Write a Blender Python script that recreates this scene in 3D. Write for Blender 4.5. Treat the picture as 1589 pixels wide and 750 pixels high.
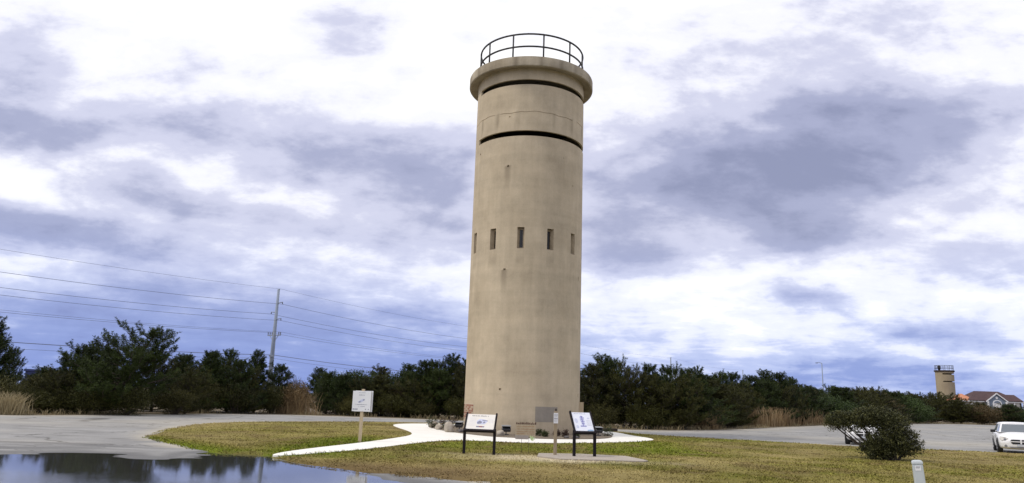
import bpy, bmesh, math, random
import numpy as np
from mathutils import Vector, Matrix, geometry
R = math.radians
for o in list(bpy.data.objects): bpy.data.objects.remove(o)
S = bpy.context.scene
C = S.collection

# ------------------------------------------------------------------ camera
F_PX, PITCH, ROLL, EYE = 1150.0, 12.1, 1.9, 1.65
cd = bpy.data.cameras.new('camera'); cam = bpy.data.objects.new('camera', cd); C.objects.link(cam)
cd.sensor_fit = 'HORIZONTAL'; cd.sensor_width = 36.0; cd.lens = 36.0 * F_PX / 1589.0
cd.clip_start = 0.1; cd.clip_end = 6000
cam.matrix_world = Matrix.Translation((0, 0, EYE)) @ Matrix.Rotation(R(90 + PITCH), 4, 'X') @ Matrix.Rotation(R(ROLL), 4, 'Z')
S.camera = cam

# ------------------------------------------------------------------ sky and light
SUN_DIR = Vector((-0.80, -0.30, 1.10)).normalized()          # towards the sun
sun_el = math.asin(SUN_DIR.z); sun_rot = math.atan2(SUN_DIR.x, SUN_DIR.y)
W = bpy.data.worlds.new('World'); S.world = W; W.use_nodes = True
nt = W.node_tree; nt.nodes.clear()
def N(t, tree=None, **kw):
    n = (tree or nt).nodes.new(t)
    for k, v in kw.items(): setattr(n, k, v)
    return n
def L(a, b, tree=None): (tree or nt).links.new(a, b)
def math_node(op, a, b=None, tree=None, clamp=False):
    n = N('ShaderNodeMath', tree, operation=op, use_clamp=clamp)
    for i, v in enumerate((a, b)):
        if v is None: continue
        if isinstance(v, (int, float)): n.inputs[i].default_value = v
        else: L(v, n.inputs[i], tree)
    return n.outputs[0]
def build_sky():
    tc = N('ShaderNodeTexCoord'); sep = N('ShaderNodeSeparateXYZ'); L(tc.outputs['Generated'], sep.inputs[0])
    x, y, z = sep.outputs
    ysafe = math_node('MAXIMUM', y, 0.05)
    u = math_node('DIVIDE', x, ysafe); v = math_node('DIVIDE', z, ysafe)
    uv = N('ShaderNodeCombineXYZ'); L(u, uv.inputs[0]); L(v, uv.inputs[1])
    # cloud-deck coordinates: a flat layer seen from below
    zz = math_node('ADD', math_node('MAXIMUM', z, 0.0), 0.10)
    deck = N('ShaderNodeCombineXYZ'); L(math_node('DIVIDE', x, zz), deck.inputs[0]); L(math_node('DIVIDE', y, zz), deck.inputs[1])
    def noise(vec, scale, detail, rough, dist=0.0):
        n = N('ShaderNodeTexNoise'); n.inputs['Scale'].default_value = scale; n.inputs['Detail'].default_value = detail
        n.inputs['Roughness'].default_value = rough; n.inputs['Distortion'].default_value = dist
        L(vec, n.inputs['Vector']); return n
    st = N('ShaderNodeMapping'); st.inputs['Scale'].default_value = (1.0, 2.0, 1.0); L(uv.outputs[0], st.inputs['Vector'])
    # domain warp so that the banks have torn edges
    w1 = noise(st.outputs[0], 3.6, 6, 0.55); sub = N('ShaderNodeVectorMath', operation='SUBTRACT'); L(w1.outputs['Color'], sub.inputs[0]); sub.inputs[1].default_value = (.5, .5, .5)
    sc = N('ShaderNodeVectorMath', operation='MULTIPLY'); L(sub.outputs[0], sc.inputs[0]); sc.inputs[1].default_value = (0.26, 0.13, 0)
    wp = N('ShaderNodeVectorMath', operation='ADD'); L(uv.outputs[0], wp.inputs[0]); L(sc.outputs[0], wp.inputs[1])
    # banks of grey cloud: (u, v, half width, half height, tilt deg, weight)
    banks = [(-.37,.360,.44,.115,-8,.30), (-.50,.375,.15,.05,-4,.16), (-.21,.33,.20,.06,-8,.20), (-.72,.36,.13,.042,-4,.42), (-.76,.47,.12,.11,0,.30),
             (-.25,.535,.08,.06,-10,.30), (-.53,.272,.12,.030,-14,.34), (-.36,.228,.17,.038,-8,.36), (-.68,.222,.22,.050,-6,.46), (-.54,.178,.32,.040,-4,.32),
             (.37,.345,.34,.12,8,.42), (.30,.310,.22,.075,4,.36), (.56,.40,.26,.08,12,.34), (.50,.53,.36,.12,4,.22), (.18,.44,.13,.12,20,.12),
             (.43,.235,.24,.045,8,.40), (.14,.205,.09,.055,0,.42), (.39,.145,.09,.020,0,.40), (.67,.205,.11,.036,4,.46), (-.10,.22,.15,.07,-6,.26),
             (-.13,.30,.13,.08,-10,.16), (.56,.11,.09,.022,0,.30), (-.33,.11,.55,.040,-2,.26), (-.55,.05,.55,.07,0,.40), (.72,.30,.10,.05,10,.2), (.20,.03,.5,.04,0,.22), (.62,.045,.3,.03,0,.16)]
    tot = None
    for (cu, cv, a, b, rot, w) in banks:
        m = N('ShaderNodeMapping', vector_type='TEXTURE'); L(wp.outputs[0], m.inputs['Vector'])
        m.inputs['Location'].default_value = (cu, cv, 0); m.inputs['Rotation'].default_value = (0, 0, R(rot)); m.inputs['Scale'].default_value = (a*1.5, b*1.5, 1)
        gr = N('ShaderNodeTexGradient', gradient_type='SPHERICAL'); L(m.outputs[0], gr.inputs[0])
        sm = N('ShaderNodeMapRange', interpolation_type='SMOOTHSTEP'); L(gr.outputs['Fac'], sm.inputs['Value'])
        sm.inputs['From Min'].default_value = 0; sm.inputs['From Max'].default_value = 0.9; sm.inputs['To Max'].default_value = w
        tot = sm.outputs[0] if tot is None else math_node('ADD', tot, sm.outputs[0])
    front = math_node('GREATER_THAN', y, 0.06); tot = math_node('MULTIPLY', tot, front)
    # the same kind of broken deck all round the dome
    big = noise(deck.outputs[0], 0.55, 8, 0.60, 0.3); fine = noise(deck.outputs[0], 2.1, 7, 0.62, 0.4)
    billow = noise(st.outputs[0], 9.0, 8, 0.62)
    d = math_node('ADD', math_node('MULTIPLY', math_node('SUBTRACT', big.outputs['Fac'], .5), 0.50), math_node('MULTIPLY', math_node('SUBTRACT', fine.outputs['Fac'], .5), 0.52))
    d = math_node('ADD', d, math_node('MULTIPLY', math_node('SUBTRACT', billow.outputs['Fac'], .5), 0.58))
    # puffs: paler on the sunward side, darker underneath
    sh = N('ShaderNodeVectorMath', operation='ADD'); L(st.outputs[0], sh.inputs[0]); sh.inputs[1].default_value = (-.016, .034, 0)
    pa = noise(st.outputs[0], 5.0, 7, .56, .25); pb = noise(sh.outputs[0], 5.0, 7, .56, .25)
    d = math_node('ADD', d, math_node('MULTIPLY', math_node('SUBTRACT', pb.outputs['Fac'], pa.outputs['Fac']), 0.55))
    side = N('ShaderNodeMapRange'); L(y, side.inputs['Value']); side.inputs['From Min'].default_value = 0.0; side.inputs['From Max'].default_value = 0.6
    side.inputs['To Min'].default_value = 0.34; side.inputs['To Max'].default_value = 0.12
    dens = math_node('ADD', math_node('ADD', tot, d), side.outputs[0])
    # towards the horizon the deck closes up
    low = N('ShaderNodeMapRange', interpolation_type='SMOOTHSTEP'); L(z, low.inputs['Value']); low.inputs['From Min'].default_value = 0.24; low.inputs['From Max'].default_value = 0.0
    low.inputs['To Min'].default_value = 0; low.inputs['To Max'].default_value = 1
    dens = math_node('ADD', dens, math_node('MULTIPLY', low.outputs[0], 0.16))
    def ramp(stops):
        r = N('ShaderNodeValToRGB'); r.color_ramp.interpolation = 'EASE'
        while len(r.color_ramp.elements) > 1: r.color_ramp.elements.remove(r.color_ramp.elements[-1])
        r.color_ramp.elements[0].position = stops[0][0]; r.color_ramp.elements[0].color = (*stops[0][1], 1)
        for p, c in stops[1:]: e = r.color_ramp.elements.new(p); e.color = (*c, 1)
        L(dens, r.inputs[0]); return r.outputs[0]
    hi = ramp([(0.08, (1.02, 1.02, 1.02)), (0.26, (.88, .88, .96)), (0.48, (.60, .61, .76)), (0.75, (.37, .39, .55)), (1.0, (.26, .28, .42))])
    lo = ramp([(0.06, (.96, .96, 1)), (0.22, (.72, .76, .95)), (0.40, (.41, .49, .80)), (0.62, (.21, .29, .64)), (1.0, (.15, .20, .50))])
    mx = N('ShaderNodeMix', data_type='RGBA'); L(low.outputs[0], mx.inputs[0]); L(hi, mx.inputs[6]); L(lo, mx.inputs[7])
    up = N('ShaderNodeVectorMath', operation='SCALE'); L(mx.outputs[2], up.inputs[0]); up.inputs['Scale'].default_value = 9.6
    sky = N('ShaderNodeTexSky', sky_type='NISHITA', sun_disc=False); sky.sun_elevation = sun_el; sky.sun_rotation = sun_rot
    cov = N('ShaderNodeMix', data_type='RGBA'); cov.inputs[0].default_value = 0.92; L(sky.outputs[0], cov.inputs[6]); L(up.outputs[0], cov.inputs[7])
    bg = N('ShaderNodeBackground'); bg.inputs['Strength'].default_value = 0.1; L(cov.outputs[2], bg.inputs['Color'])
    out = N('ShaderNodeOutputWorld'); L(bg.outputs[0], out.inputs['Surface'])
build_sky()
sd = bpy.data.lights.new('sun', 'SUN'); sd.energy = 1.5; sd.angle = R(12); sd.color = (1.0, .93, .82)
sun = bpy.data.objects.new('sun', sd); C.objects.link(sun); sun.rotation_euler = (-SUN_DIR).to_track_quat('-Z', 'Y').to_euler(); sun.location = (-30, -10, 60)
vs = S.view_settings; vs.view_transform = 'Standard'; vs.look = 'None'; vs.gamma = 1.0; vs.exposure = 0.30; vs.use_curve_mapping = False

# ------------------------------------------------------------------ materials
MATS = {}
def mat(name, c1, c2=None, scale=5.0, rough=0.8, bump=0.0, bscale=None, metallic=0.0, spec=0.4, stretch=(1, 1, 1), attr=None, coord='Object'):
    m = bpy.data.materials.new(name); m.use_nodes = True; t = m.node_tree; p = t.nodes['Principled BSDF']
    p.inputs['Roughness'].default_value = rough; p.inputs['Metallic'].default_value = metallic; p.inputs['Specular IOR Level'].default_value = spec
    tc = N('ShaderNodeTexCoord', t); mp = N('ShaderNodeMapping', t); mp.inputs['Scale'].default_value = stretch; L(tc.outputs[coord], mp.inputs['Vector'], t)
    nz = N('ShaderNodeTexNoise', t); nz.inputs['Scale'].default_value = scale; nz.inputs['Detail'].default_value = 6; nz.inputs['Roughness'].default_value = .62; L(mp.outputs[0], nz.inputs['Vector'], t)
    mx = N('ShaderNodeMix', t, data_type='RGBA'); mx.inputs[6].default_value = (*c1, 1); mx.inputs[7].default_value = (*(c2 or tuple(k*.85 for k in c1)), 1)
    cr = N('ShaderNodeMapRange', t); L(nz.outputs['Fac'], cr.inputs['Value'], t); cr.inputs['From Min'].default_value = .34; cr.inputs['From Max'].default_value = .66
    L(cr.outputs[0], mx.inputs[0], t); L(mx.outputs[2], p.inputs['Base Color'], t)
    if bump:
        b = N('ShaderNodeBump', t); b.inputs['Strength'].default_value = bump; b.inputs['Distance'].default_value = .02
        n2 = N('ShaderNodeTexNoise', t); n2.inputs['Scale'].default_value = bscale or scale*4; n2.inputs['Detail'].default_value = 5; L(mp.outputs[0], n2.inputs['Vector'], t)
        L(n2.outputs['Fac'], b.inputs['Height'], t); L(b.outputs[0], p.inputs['Normal'], t)
    MATS[name] = m; return m
def leaf_mat(name, dark, light, trans=0.25, rough=.6, hue=.35):
    """foliage: per-leaf attribute 'tint' and a per-plant random shift"""
    m = bpy.data.materials.new(name); m.use_nodes = True; t = m.node_tree; t.nodes.clear()
    at = N('ShaderNodeAttribute', t, attribute_name='tint'); oi = N('ShaderNodeObjectInfo', t)
    mx = N('ShaderNodeMix', t, data_type='RGBA'); mx.inputs[6].default_value = (*dark, 1); mx.inputs[7].default_value = (*light, 1)
    f = math_node('ADD', at.outputs['Fac'], math_node('MULTIPLY', math_node('SUBTRACT', oi.outputs['Random'], .5, t), hue, t), t, True); L(f, mx.inputs[0], t)
    d = N('ShaderNodeBsdfPrincipled', t); d.inputs['Roughness'].default_value = rough; d.inputs['Specular IOR Level'].default_value = .25; L(mx.outputs[2], d.inputs['Base Color'], t)
    tr = N('ShaderNodeBsdfTranslucent', t); L(mx.outputs[2], tr.inputs['Color'], t)
    ms = N('ShaderNodeMixShader', t); ms.inputs[0].default_value = trans; L(d.outputs[0], ms.inputs[1], t); L(tr.outputs[0], ms.inputs[2], t)
    o = N('ShaderNodeOutputMaterial', t); L(ms.outputs[0], o.inputs['Surface'], t); MATS[name] = m; return m
def attr_mat(name, rough=.9, trans=0.0, nscale=40., namt=.35):
    """ground cover: colour attribute 'col' times fine grain"""
    m = bpy.data.materials.new(name); m.use_nodes = True; t = m.node_tree; p = t.nodes['Principled BSDF']; p.inputs['Roughness'].default_value = rough; p.inputs['Specular IOR Level'].default_value = .03
    at = N('ShaderNodeAttribute', t, attribute_name='col'); tc = N('ShaderNodeTexCoord', t)
    nz = N('ShaderNodeTexNoise', t); nz.inputs['Scale'].default_value = nscale; nz.inputs['Detail'].default_value = 6; nz.inputs['Roughness'].default_value = .7; L(tc.outputs['Object'], nz.inputs['Vector'], t)
    k = math_node('ADD', math_node('MULTIPLY', math_node('SUBTRACT', nz.outputs['Fac'], .5, t), namt*4, t), 1.0, t)
    sc = N('ShaderNodeVectorMath', t, operation='SCALE'); L(at.outputs['Color'], sc.inputs[0], t); L(k, sc.inputs['Scale'], t); L(sc.outputs[0], p.inputs['Base Color'], t)
    b = N('ShaderNodeBump', t); b.inputs['Strength'].default_value = .8; b.inputs['Distance'].default_value = .02; L(nz.outputs['Fac'], b.inputs['Height'], t); L(b.outputs[0], p.inputs['Normal'], t)
    MATS[name] = m; return m

# asphalt: worn and pale, sand blown in, cracks, darker where it stays damp near the puddle
def asphalt_mat():
    m = mat('asphalt', (.315, .310, .298), (.225, .222, .215), 0.45, .85, .5, 60, spec=.3); t = m.node_tree; p = t.nodes['Principled BSDF']
    base = p.inputs['Base Color'].links[0].from_socket; tc = N('ShaderNodeTexCoord', t)
    fine = N('ShaderNodeTexNoise', t); fine.inputs['Scale'].default_value = 14; fine.inputs['Detail'].default_value = 8; fine.inputs['Roughness'].default_value = .75; L(tc.outputs['Object'], fine.inputs['Vector'], t)
    k = math_node('ADD', math_node('MULTIPLY', fine.outputs['Fac'], .7, t), .65, t)
    sc = N('ShaderNodeVectorMath', t, operation='SCALE'); L(base, sc.inputs[0], t); L(k, sc.inputs['Scale'], t)
    # stains: long blotches
    mp = N('ShaderNodeMapping', t); mp.inputs['Scale'].default_value = (.10, .28, 1); mp.inputs['Rotation'].default_value = (0, 0, .25); L(tc.outputs['Object'], mp.inputs['Vector'], t)
    st = N('ShaderNodeTexNoise', t); st.inputs['Scale'].default_value = 2.2; st.inputs['Detail'].default_value = 7; st.inputs['Roughness'].default_value = .68; L(mp.outputs[0], st.inputs['Vector'], t)
    sr = N('ShaderNodeMapRange', t); L(st.outputs['Fac'], sr.inputs['Value'], t); sr.inputs['From Min'].default_value = .56; sr.inputs['From Max'].default_value = .70; sr.inputs['To Max'].default_value = .6
    # cracks
    wv = N('ShaderNodeTexNoise', t); wv.inputs['Scale'].default_value = .8; wv.inputs['Detail'].default_value = 5; L(tc.outputs['Object'], wv.inputs['Vector'], t)
    ad = N('ShaderNodeVectorMath', t, operation='MULTIPLY_ADD'); L(wv.outputs['Color'], ad.inputs[0], t); ad.inputs[1].default_value = (2.5, 2.5, 0); L(tc.outputs['Object'], ad.inputs[2], t)
    vo = N('ShaderNodeTexVoronoi', t, feature='DISTANCE_TO_EDGE'); vo.inputs['Scale'].default_value = .16; L(ad.outputs[0], vo.inputs['Vector'], t)
    ck = N('ShaderNodeMapRange', t); L(vo.outputs['Distance'], ck.inputs['Value'], t); ck.inputs['From Min'].default_value = .004; ck.inputs['From Max'].default_value = .012; ck.inputs['To Min'].default_value = .75; ck.inputs['To Max'].default_value = 0
    at = N('ShaderNodeAttribute', t, attribute_name='wet')
    dk = math_node('MAXIMUM', math_node('MAXIMUM', sr.outputs[0], ck.outputs[0], t), at.outputs['Fac'], t)
    mx = N('ShaderNodeMix', t, data_type='RGBA'); L(dk, mx.inputs[0], t); L(sc.outputs[0], mx.inputs[6], t); mx.inputs[7].default_value = (.075, .072, .066, 1)
    sa = N('ShaderNodeAttribute', t, attribute_name='sand'); ms = N('ShaderNodeMix', t, data_type='RGBA'); L(math_node('MULTIPLY', sa.outputs['Fac'], .75, t), ms.inputs[0], t); L(mx.outputs[2], ms.inputs[6], t); ms.inputs[7].default_value = (.48, .43, .33, 1)
    L(ms.outputs[2], p.inputs['Base Color'], t)
    rr = N('ShaderNodeMapRange', t); L(at.outputs['Fac'], rr.inputs['Value'], t); rr.inputs['To Min'].default_value = .88; rr.inputs['To Max'].default_value = .45; L(rr.outputs[0], p.inputs['Roughness'], t)
asphalt_mat()
def water_mat():
    m = bpy.data.materials.new('water'); m.use_nodes = True; t = m.node_tree; p = t.nodes['Principled BSDF']
    p.inputs['Base Color'].default_value = (.045, .045, .042, 1); p.inputs['Roughness'].default_value = .03; p.inputs['IOR'].default_value = 1.6; p.inputs['Specular IOR Level'].default_value = 1.0
    # calm along the far shore, wind-ruffled further out
    tc = N('ShaderNodeTexCoord', t); mp = N('ShaderNodeMapping', t); mp.inputs['Scale'].default_value = (1, 1.6, 1); L(tc.outputs['Object'], mp.inputs['Vector'], t)
    n = N('ShaderNodeTexNoise', t); n.inputs['Scale'].default_value = 9; n.inputs['Detail'].default_value = 5; n.inputs['Roughness'].default_value = .6; L(mp.outputs[0], n.inputs['Vector'], t)
    w = N('ShaderNodeTexNoise', t); w.inputs['Scale'].default_value = .5; w.inputs['Detail'].default_value = 3; L(tc.outputs['Object'], w.inputs['Vector'], t)
    sp = N('ShaderNodeSeparateXYZ', t); L(tc.outputs['Object'], sp.inputs[0], t); yy = math_node('ADD', sp.outputs[1], math_node('MULTIPLY', w.outputs['Fac'], 3.0, t), t)
    r = N('ShaderNodeMapRange', t, interpolation_type='SMOOTHSTEP'); L(yy, r.inputs['Value'], t); r.inputs['From Min'].default_value = 17.2; r.inputs['From Max'].default_value = 14.2; r.inputs['To Min'].default_value = .03; r.inputs['To Max'].default_value = .30
    b = N('ShaderNodeBump', t); b.inputs['Distance'].default_value = .01; L(r.outputs[0], b.inputs['Strength'], t); L(n.outputs['Fac'], b.inputs['Height'], t); L(b.outputs[0], p.inputs['Normal'], t); MATS['water'] = m
water_mat()
# tower concrete: lifts, board marks, rain streaks, sand-coloured wash
def concrete_mat(name, a, b, streak):
    m = mat(name, a, b, .55, .9, .35, 26, spec=.2); t = m.node_tree; p = t.nodes['Principled BSDF']; base = p.inputs['Base Color'].links[0].from_socket
    tc = N('ShaderNodeTexCoord', t)
    def nz(scale, det, st, rg=.6):
        mp = N('ShaderNodeMapping', t); mp.inputs['Scale'].default_value = st; L(tc.outputs['Object'], mp.inputs['Vector'], t)
        n = N('ShaderNodeTexNoise', t); n.inputs['Scale'].default_value = scale; n.inputs['Detail'].default_value = det; n.inputs['Roughness'].default_value = rg; L(mp.outputs[0], n.inputs['Vector'], t); return n.outputs['Fac']
    rain = nz(2.6, 6, (1, 1, .07), .65); lift = nz(1.0, 4, (.12, .12, 2.2), .55); fleck = nz(22, 5, (1, 1, .6), .7); blot = nz(.9, 7, (1, 1, .8), .66)
    k = math_node('ADD', math_node('MULTIPLY', math_node('SUBTRACT', rain, .5, t), streak, t), 1.0, t)
    k = math_node('ADD', k, math_node('MULTIPLY', math_node('SUBTRACT', lift, .5, t), .32, t), t)
    k = math_node('ADD', k, math_node('MULTIPLY', math_node('SUBTRACT', fleck, .5, t), .30, t), t)
    k = math_node('ADD', k, math_node('MULTIPLY', math_node('SUBTRACT', blot, .5, t), .62, t), t)
    sc = N('ShaderNodeVectorMath', t, operation='SCALE'); L(base, sc.inputs[0], t); L(k, sc.inputs['Scale'], t)
    at = N('ShaderNodeAttribute', t, attribute_name='stain'); mx = N('ShaderNodeMix', t, data_type='RGBA'); L(math_node('MULTIPLY', at.outputs['Fac'], math_node('ADD', math_node('MULTIPLY', rain, 1.4, t), .1, t), t, True), mx.inputs[0], t)
    L(sc.outputs[0], mx.inputs[6], t); mx.inputs[7].default_value = (.115, .088, .058, 1); L(mx.outputs[2], p.inputs['Base Color'], t); return m
concrete_mat('tower_concrete', (.52, .435, .310), (.46, .38, .265), .36)
concrete_mat('roof_concrete', (.43, .375, .28), (.29, .24, .165), .8)
mat('inside', (.05, .045, .04)); mat('frame_tan', (.42, .34, .23), (.30, .24, .16), 6, .8); mat('glass_dark', (.012, .014, .016), rough=.12, spec=.5)
mat('patch', (.31, .275, .225), (.265, .235, .195), 3, .9, .3, 20); mat('mortar', (.52, .45, .35), (.44, .38, .29), 30, .95, .4)
mat('brick_red', (.36, .15, .09), (.24, .10, .065), 9, .9, .5, 40); mat('brick_pale', (.50, .38, .27), (.40, .28, .19), 9, .9, .5, 40)
mat('black_iron', (.018, .018, .022), (.03, .026, .026), 8, .5, spec=.4); mat('black_frame', (.010, .008, .010), (.018, .014, .016), 20, .7, spec=.15)
mat('panel_cream', (.80, .77, .70), (.76, .72, .64), 4, .35); mat('panel_white', (.78, .80, .86), (.74, .76, .83), 5, .3); mat('placard', (.80, .80, .80), (.77, .77, .77), 5, .4)
mat('ink', (.09, .09, .11)); mat('ink_grey', (.28, .28, .34), (.20, .21, .28), 30); mat('ink_blue', (.16, .17, .42), (.26, .24, .52), 25); mat('ink_red', (.34, .10, .10)); mat('ink_sky', (.30, .45, .62)); mat('ink_pale', (.52, .55, .70), (.62, .64, .76), 25)
mat('post_wood', (.36, .29, .19), (.27, .21, .135), 5, .85, .4, 20, stretch=(8, 8, .8)); mat('pale_wood', (.55, .45, .30), (.46, .36, .23), 5, .8, .3, 20, stretch=(8, 8, .8)); mat('dark_wood', (.06, .045, .035), (.04, .03, .025), 6, .9, .4)
mat('tan_board', (.50, .42, .29), (.42, .34, .23), 12, .7); mat('grey_board', (.40, .36, .32), (.34, .30, .27), 9, .7); mat('leaf_green_print', (.42, .68, .25)); mat('leaf_lime_print', (.62, .80, .40)); mat('ink_brown', (.10, .05, .04)); mat('ink_rust', (.42, .24, .13))
mat('walk', (.83, .81, .75), (.77, .75, .68), 1.1, .9, .25, 40); mat('pad_concrete', (.40, .35, .29), (.34, .30, .25), 2, .9, .4, 40)
mat('soil', (.20, .165, .12), (.13, .10, .07), 3, .95, .7, 25); mat('verge', (.20, .155, .095), (.09, .07, .04), .9, .95, .6, 12); mat('ground', (.20, .18, .10), (.13, .13, .07), .2, .95)
mat('rock_pale', (.46, .41, .33), (.30, .26, .21), 4, .9, .6, 14); mat('rock_dark', (.13, .115, .11), (.08, .07, .07), 5, .9, .6, 14)
mat('car_paint', (.80, .80, .80), (.79, .79, .79), 2, .28, spec=.5); mat('car_glass', (.10, .12, .14), (.09, .11, .13), 3, .06, spec=.7); mat('tyre', (.012, .012, .013), rough=.85); mat('rim', (.45, .45, .47), rough=.35, metallic=.6)
mat('trim_black', (.015, .015, .017), rough=.55); mat('lamp_clear', (.62, .60, .55), (.5, .48, .44), 12, .15); mat('chrome', (.6, .6, .62), rough=.2, metallic=.9); mat('plate', (.55, .58, .62), rough=.4); mat('bumper_grey', (.22, .22, .22))
mat('pole_grey', (.27, .31, .38), (.22, .26, .33), 1.5, .7, stretch=(1, 1, .3)); mat('insulator', (.16, .17, .20)); mat('wire', (.16, .18, .24), rough=.6)
mat('pedestal', (.52, .56, .57), (.46, .50, .51), 2, .6); mat('roof_brown', (.085, .05, .05), (.06, .036, .038), 1.5, .9, .3, 8); mat('roof_orange', (.55, .25, .14), (.45, .19, .11), 1.2, .9, .3, 8)
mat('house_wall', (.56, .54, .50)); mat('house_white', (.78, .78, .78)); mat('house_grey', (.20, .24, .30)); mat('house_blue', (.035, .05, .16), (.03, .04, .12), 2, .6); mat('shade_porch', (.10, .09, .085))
mat('bark', (.085, .065, .05), (.05, .04, .032), 6, .95, .6, 20, stretch=(3, 3, .6)); mat('far_concrete', (.36, .30, .20), (.29, .235, .155), .5, .9, stretch=(1, 1, .4)); mat('lamp_housing', (.07, .07, .075), (.05, .05, .055), 6, .6); mat('lamp_top', (.25, .26, .27), rough=.5)
leaf_mat('pine_needles', (.006, .012, .003), (.060, .086, .013), .06); leaf_mat('pine_olive', (.010, .012, .003), (.088, .088, .016), .06)
leaf_mat('shrub_leaves', (.014, .015, .004), (.120, .112, .026), .08); leaf_mat('oak_leaves', (.012, .024, .007), (.080, .120, .028), .1); leaf_mat('brown_leaves', (.055, .038, .018), (.16, .115, .050), .2)
leaf_mat('tan_leaves', (.10, .065, .03), (.27, .19, .095), .25); leaf_mat('myrtle_leaves', (.006, .010, .004), (.150, .150, .050), .05, .55); leaf_mat('bed_leaves', (.02, .03, .012), (.085, .10, .035)); leaf_mat('bed_leaves_red', (.035, .018, .016), (.11, .07, .05))
leaf_mat('reed', (.20, .13, .065), (.42, .31, .17), .3, .8, .2); leaf_mat('straw', (.22, .17, .09), (.44, .37, .22), .3, .8, .2)
attr_mat('lawn'); attr_mat('grass_blades', .8, nscale=3, namt=.1)

# ------------------------------------------------------------------ helpers
def tag(o, label=None, cat=None, group=None, kind=None):
    if label: o['label'] = label
    if cat: o['category'] = cat
    if group: o['group'] = group
    if kind: o['kind'] = kind
    return o
def root(name, loc, rz=0, label=None, cat=None, group=None):
    o = bpy.data.objects.new(name, None); C.objects.link(o); o.location = loc; o.rotation_euler = (0, 0, rz); o.empty_display_size = .3
    return tag(o, label, cat, group)
def link_mesh(name, me, m, parent=None):
    if m is not None and not me.materials: me.materials.append(MATS[m])
    o = bpy.data.objects.new(name, me); C.objects.link(o); o.parent = parent; return o
class MB:
    def __init__(s): s.v = []; s.f = []
    def add(s, vs, fs):
        b = len(s.v); s.v += [tuple(v) for v in vs]; s.f += [tuple(i + b for i in f) for f in fs]; return s
    def box(s, x0, x1, y0, y1, z0, z1, mtx=None):
        vs = [Vector((x, y, z)) for z in (z0, z1) for y in (y0, y1) for x in (x0, x1)]
        if mtx is not None: vs = [mtx @ v for v in vs]
        return s.add(vs, [(0, 2, 3, 1), (4, 5, 7, 6), (0, 1, 5, 4), (2, 6, 7, 3), (0, 4, 6, 2), (1, 3, 7, 5)])
    def tube(s, pts, rads, n=8, cap=True):
        pts = [Vector(p) for p in pts]; rads = rads if hasattr(rads, '__len__') else [rads]*len(pts); vs = []; fs = []
        for i, p in enumerate(pts):
            d = (pts[min(i+1, len(pts)-1)] - pts[max(i-1, 0)]).normalized(); a = d.orthogonal().normalized() if abs(d.z) > .95 else d.cross(Vector((0, 0, 1))).normalized(); b = d.cross(a)
            for k in range(n): t = 2*math.pi*k/n; vs.append(p + (a*math.cos(t) + b*math.sin(t))*rads[i])
        for i in range(len(pts)-1):
            for k in range(n): fs.append((i*n+k, i*n+(k+1) % n, (i+1)*n+(k+1) % n, (i+1)*n+k))
        if cap: fs.append(tuple(range(n-1, -1, -1))); fs.append(tuple((len(pts)-1)*n+k for k in range(n)))
        return s.add(vs, fs)
    def lathe(s, prof, n=48, c=(0, 0), closed=False):
        vs = [(c[0]+r*math.cos(2*math.pi*k/n), c[1]+r*math.sin(2*math.pi*k/n), z) for r, z in prof for k in range(n)]; fs = []
        m = len(prof)
        for i in range(m if closed else m-1):
            j = (i+1) % m
            for k in range(n): fs.append((i*n+k, i*n+(k+1) % n, j*n+(k+1) % n, j*n+k))
        return s.add(vs, fs)
    def poly(s, pts, th, mtx):
        """flat outline in local xz (front towards -y), th thick"""
        n = len(pts); vs = [mtx @ Vector((x, 0, z)) for x, z in pts] + [mtx @ Vector((x, th, z)) for x, z in pts]
        return s.add(vs, [tuple(range(n)), tuple(range(2*n-1, n-1, -1))] + [(i, i+n, (i+1) % n+n, (i+1) % n) for i in range(n)])
    def build(s, name, m, parent=None, smooth=False, bevel=0):
        me = bpy.data.meshes.new(name); me.from_pydata(s.v, [], s.f); bm = bmesh.new(); bm.from_mesh(me)
        if bevel: bmesh.ops.bevel(bm, geom=bm.edges[:], offset=bevel, segments=1, affect='EDGES')
        bmesh.ops.recalc_face_normals(bm, faces=bm.faces[:]); bm.to_mesh(me); bm.free(); me.validate()
        if smooth: me.shade_smooth()
        o = link_mesh(name, me, m, parent)
        if 'lettering' in name or name in ('logo_row', 'drawing_detail', 'tower_drawing_floors'): o['kind'] = 'stuff'     # marks too small to pick apart
        return o
def fast_mesh(name, V, nper, attr=None, col=None):
    """V: (n*nper,3) unshared polygons; attr float per polygon; col rgb per polygon"""
    V = np.ascontiguousarray(V, dtype=np.float32).reshape(-1, 3); n = len(V)//nper; me = bpy.data.meshes.new(name)
    me.vertices.add(len(V)); me.vertices.foreach_set('co', V.ravel()); me.loops.add(len(V)); me.loops.foreach_set('vertex_index', np.arange(len(V), dtype=np.int32))
    me.polygons.add(n); me.polygons.foreach_set('loop_start', np.arange(0, len(V), nper, dtype=np.int32)); me.update(calc_edges=True)
    if attr is not None: me.attributes.new('tint', 'FLOAT', 'FACE').data.foreach_set('value', np.asarray(attr, dtype=np.float32))
    if col is not None: me.attributes.new('col', 'FLOAT_COLOR', 'FACE').data.foreach_set('color', np.concatenate([col, np.ones((n, 1))], 1).astype(np.float32).ravel())
    return me
def hash01(i, j, s): 
    h = np.sin(i*127.1 + j*311.7 + s*74.7)*43758.5453; return h - np.floor(h)
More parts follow.
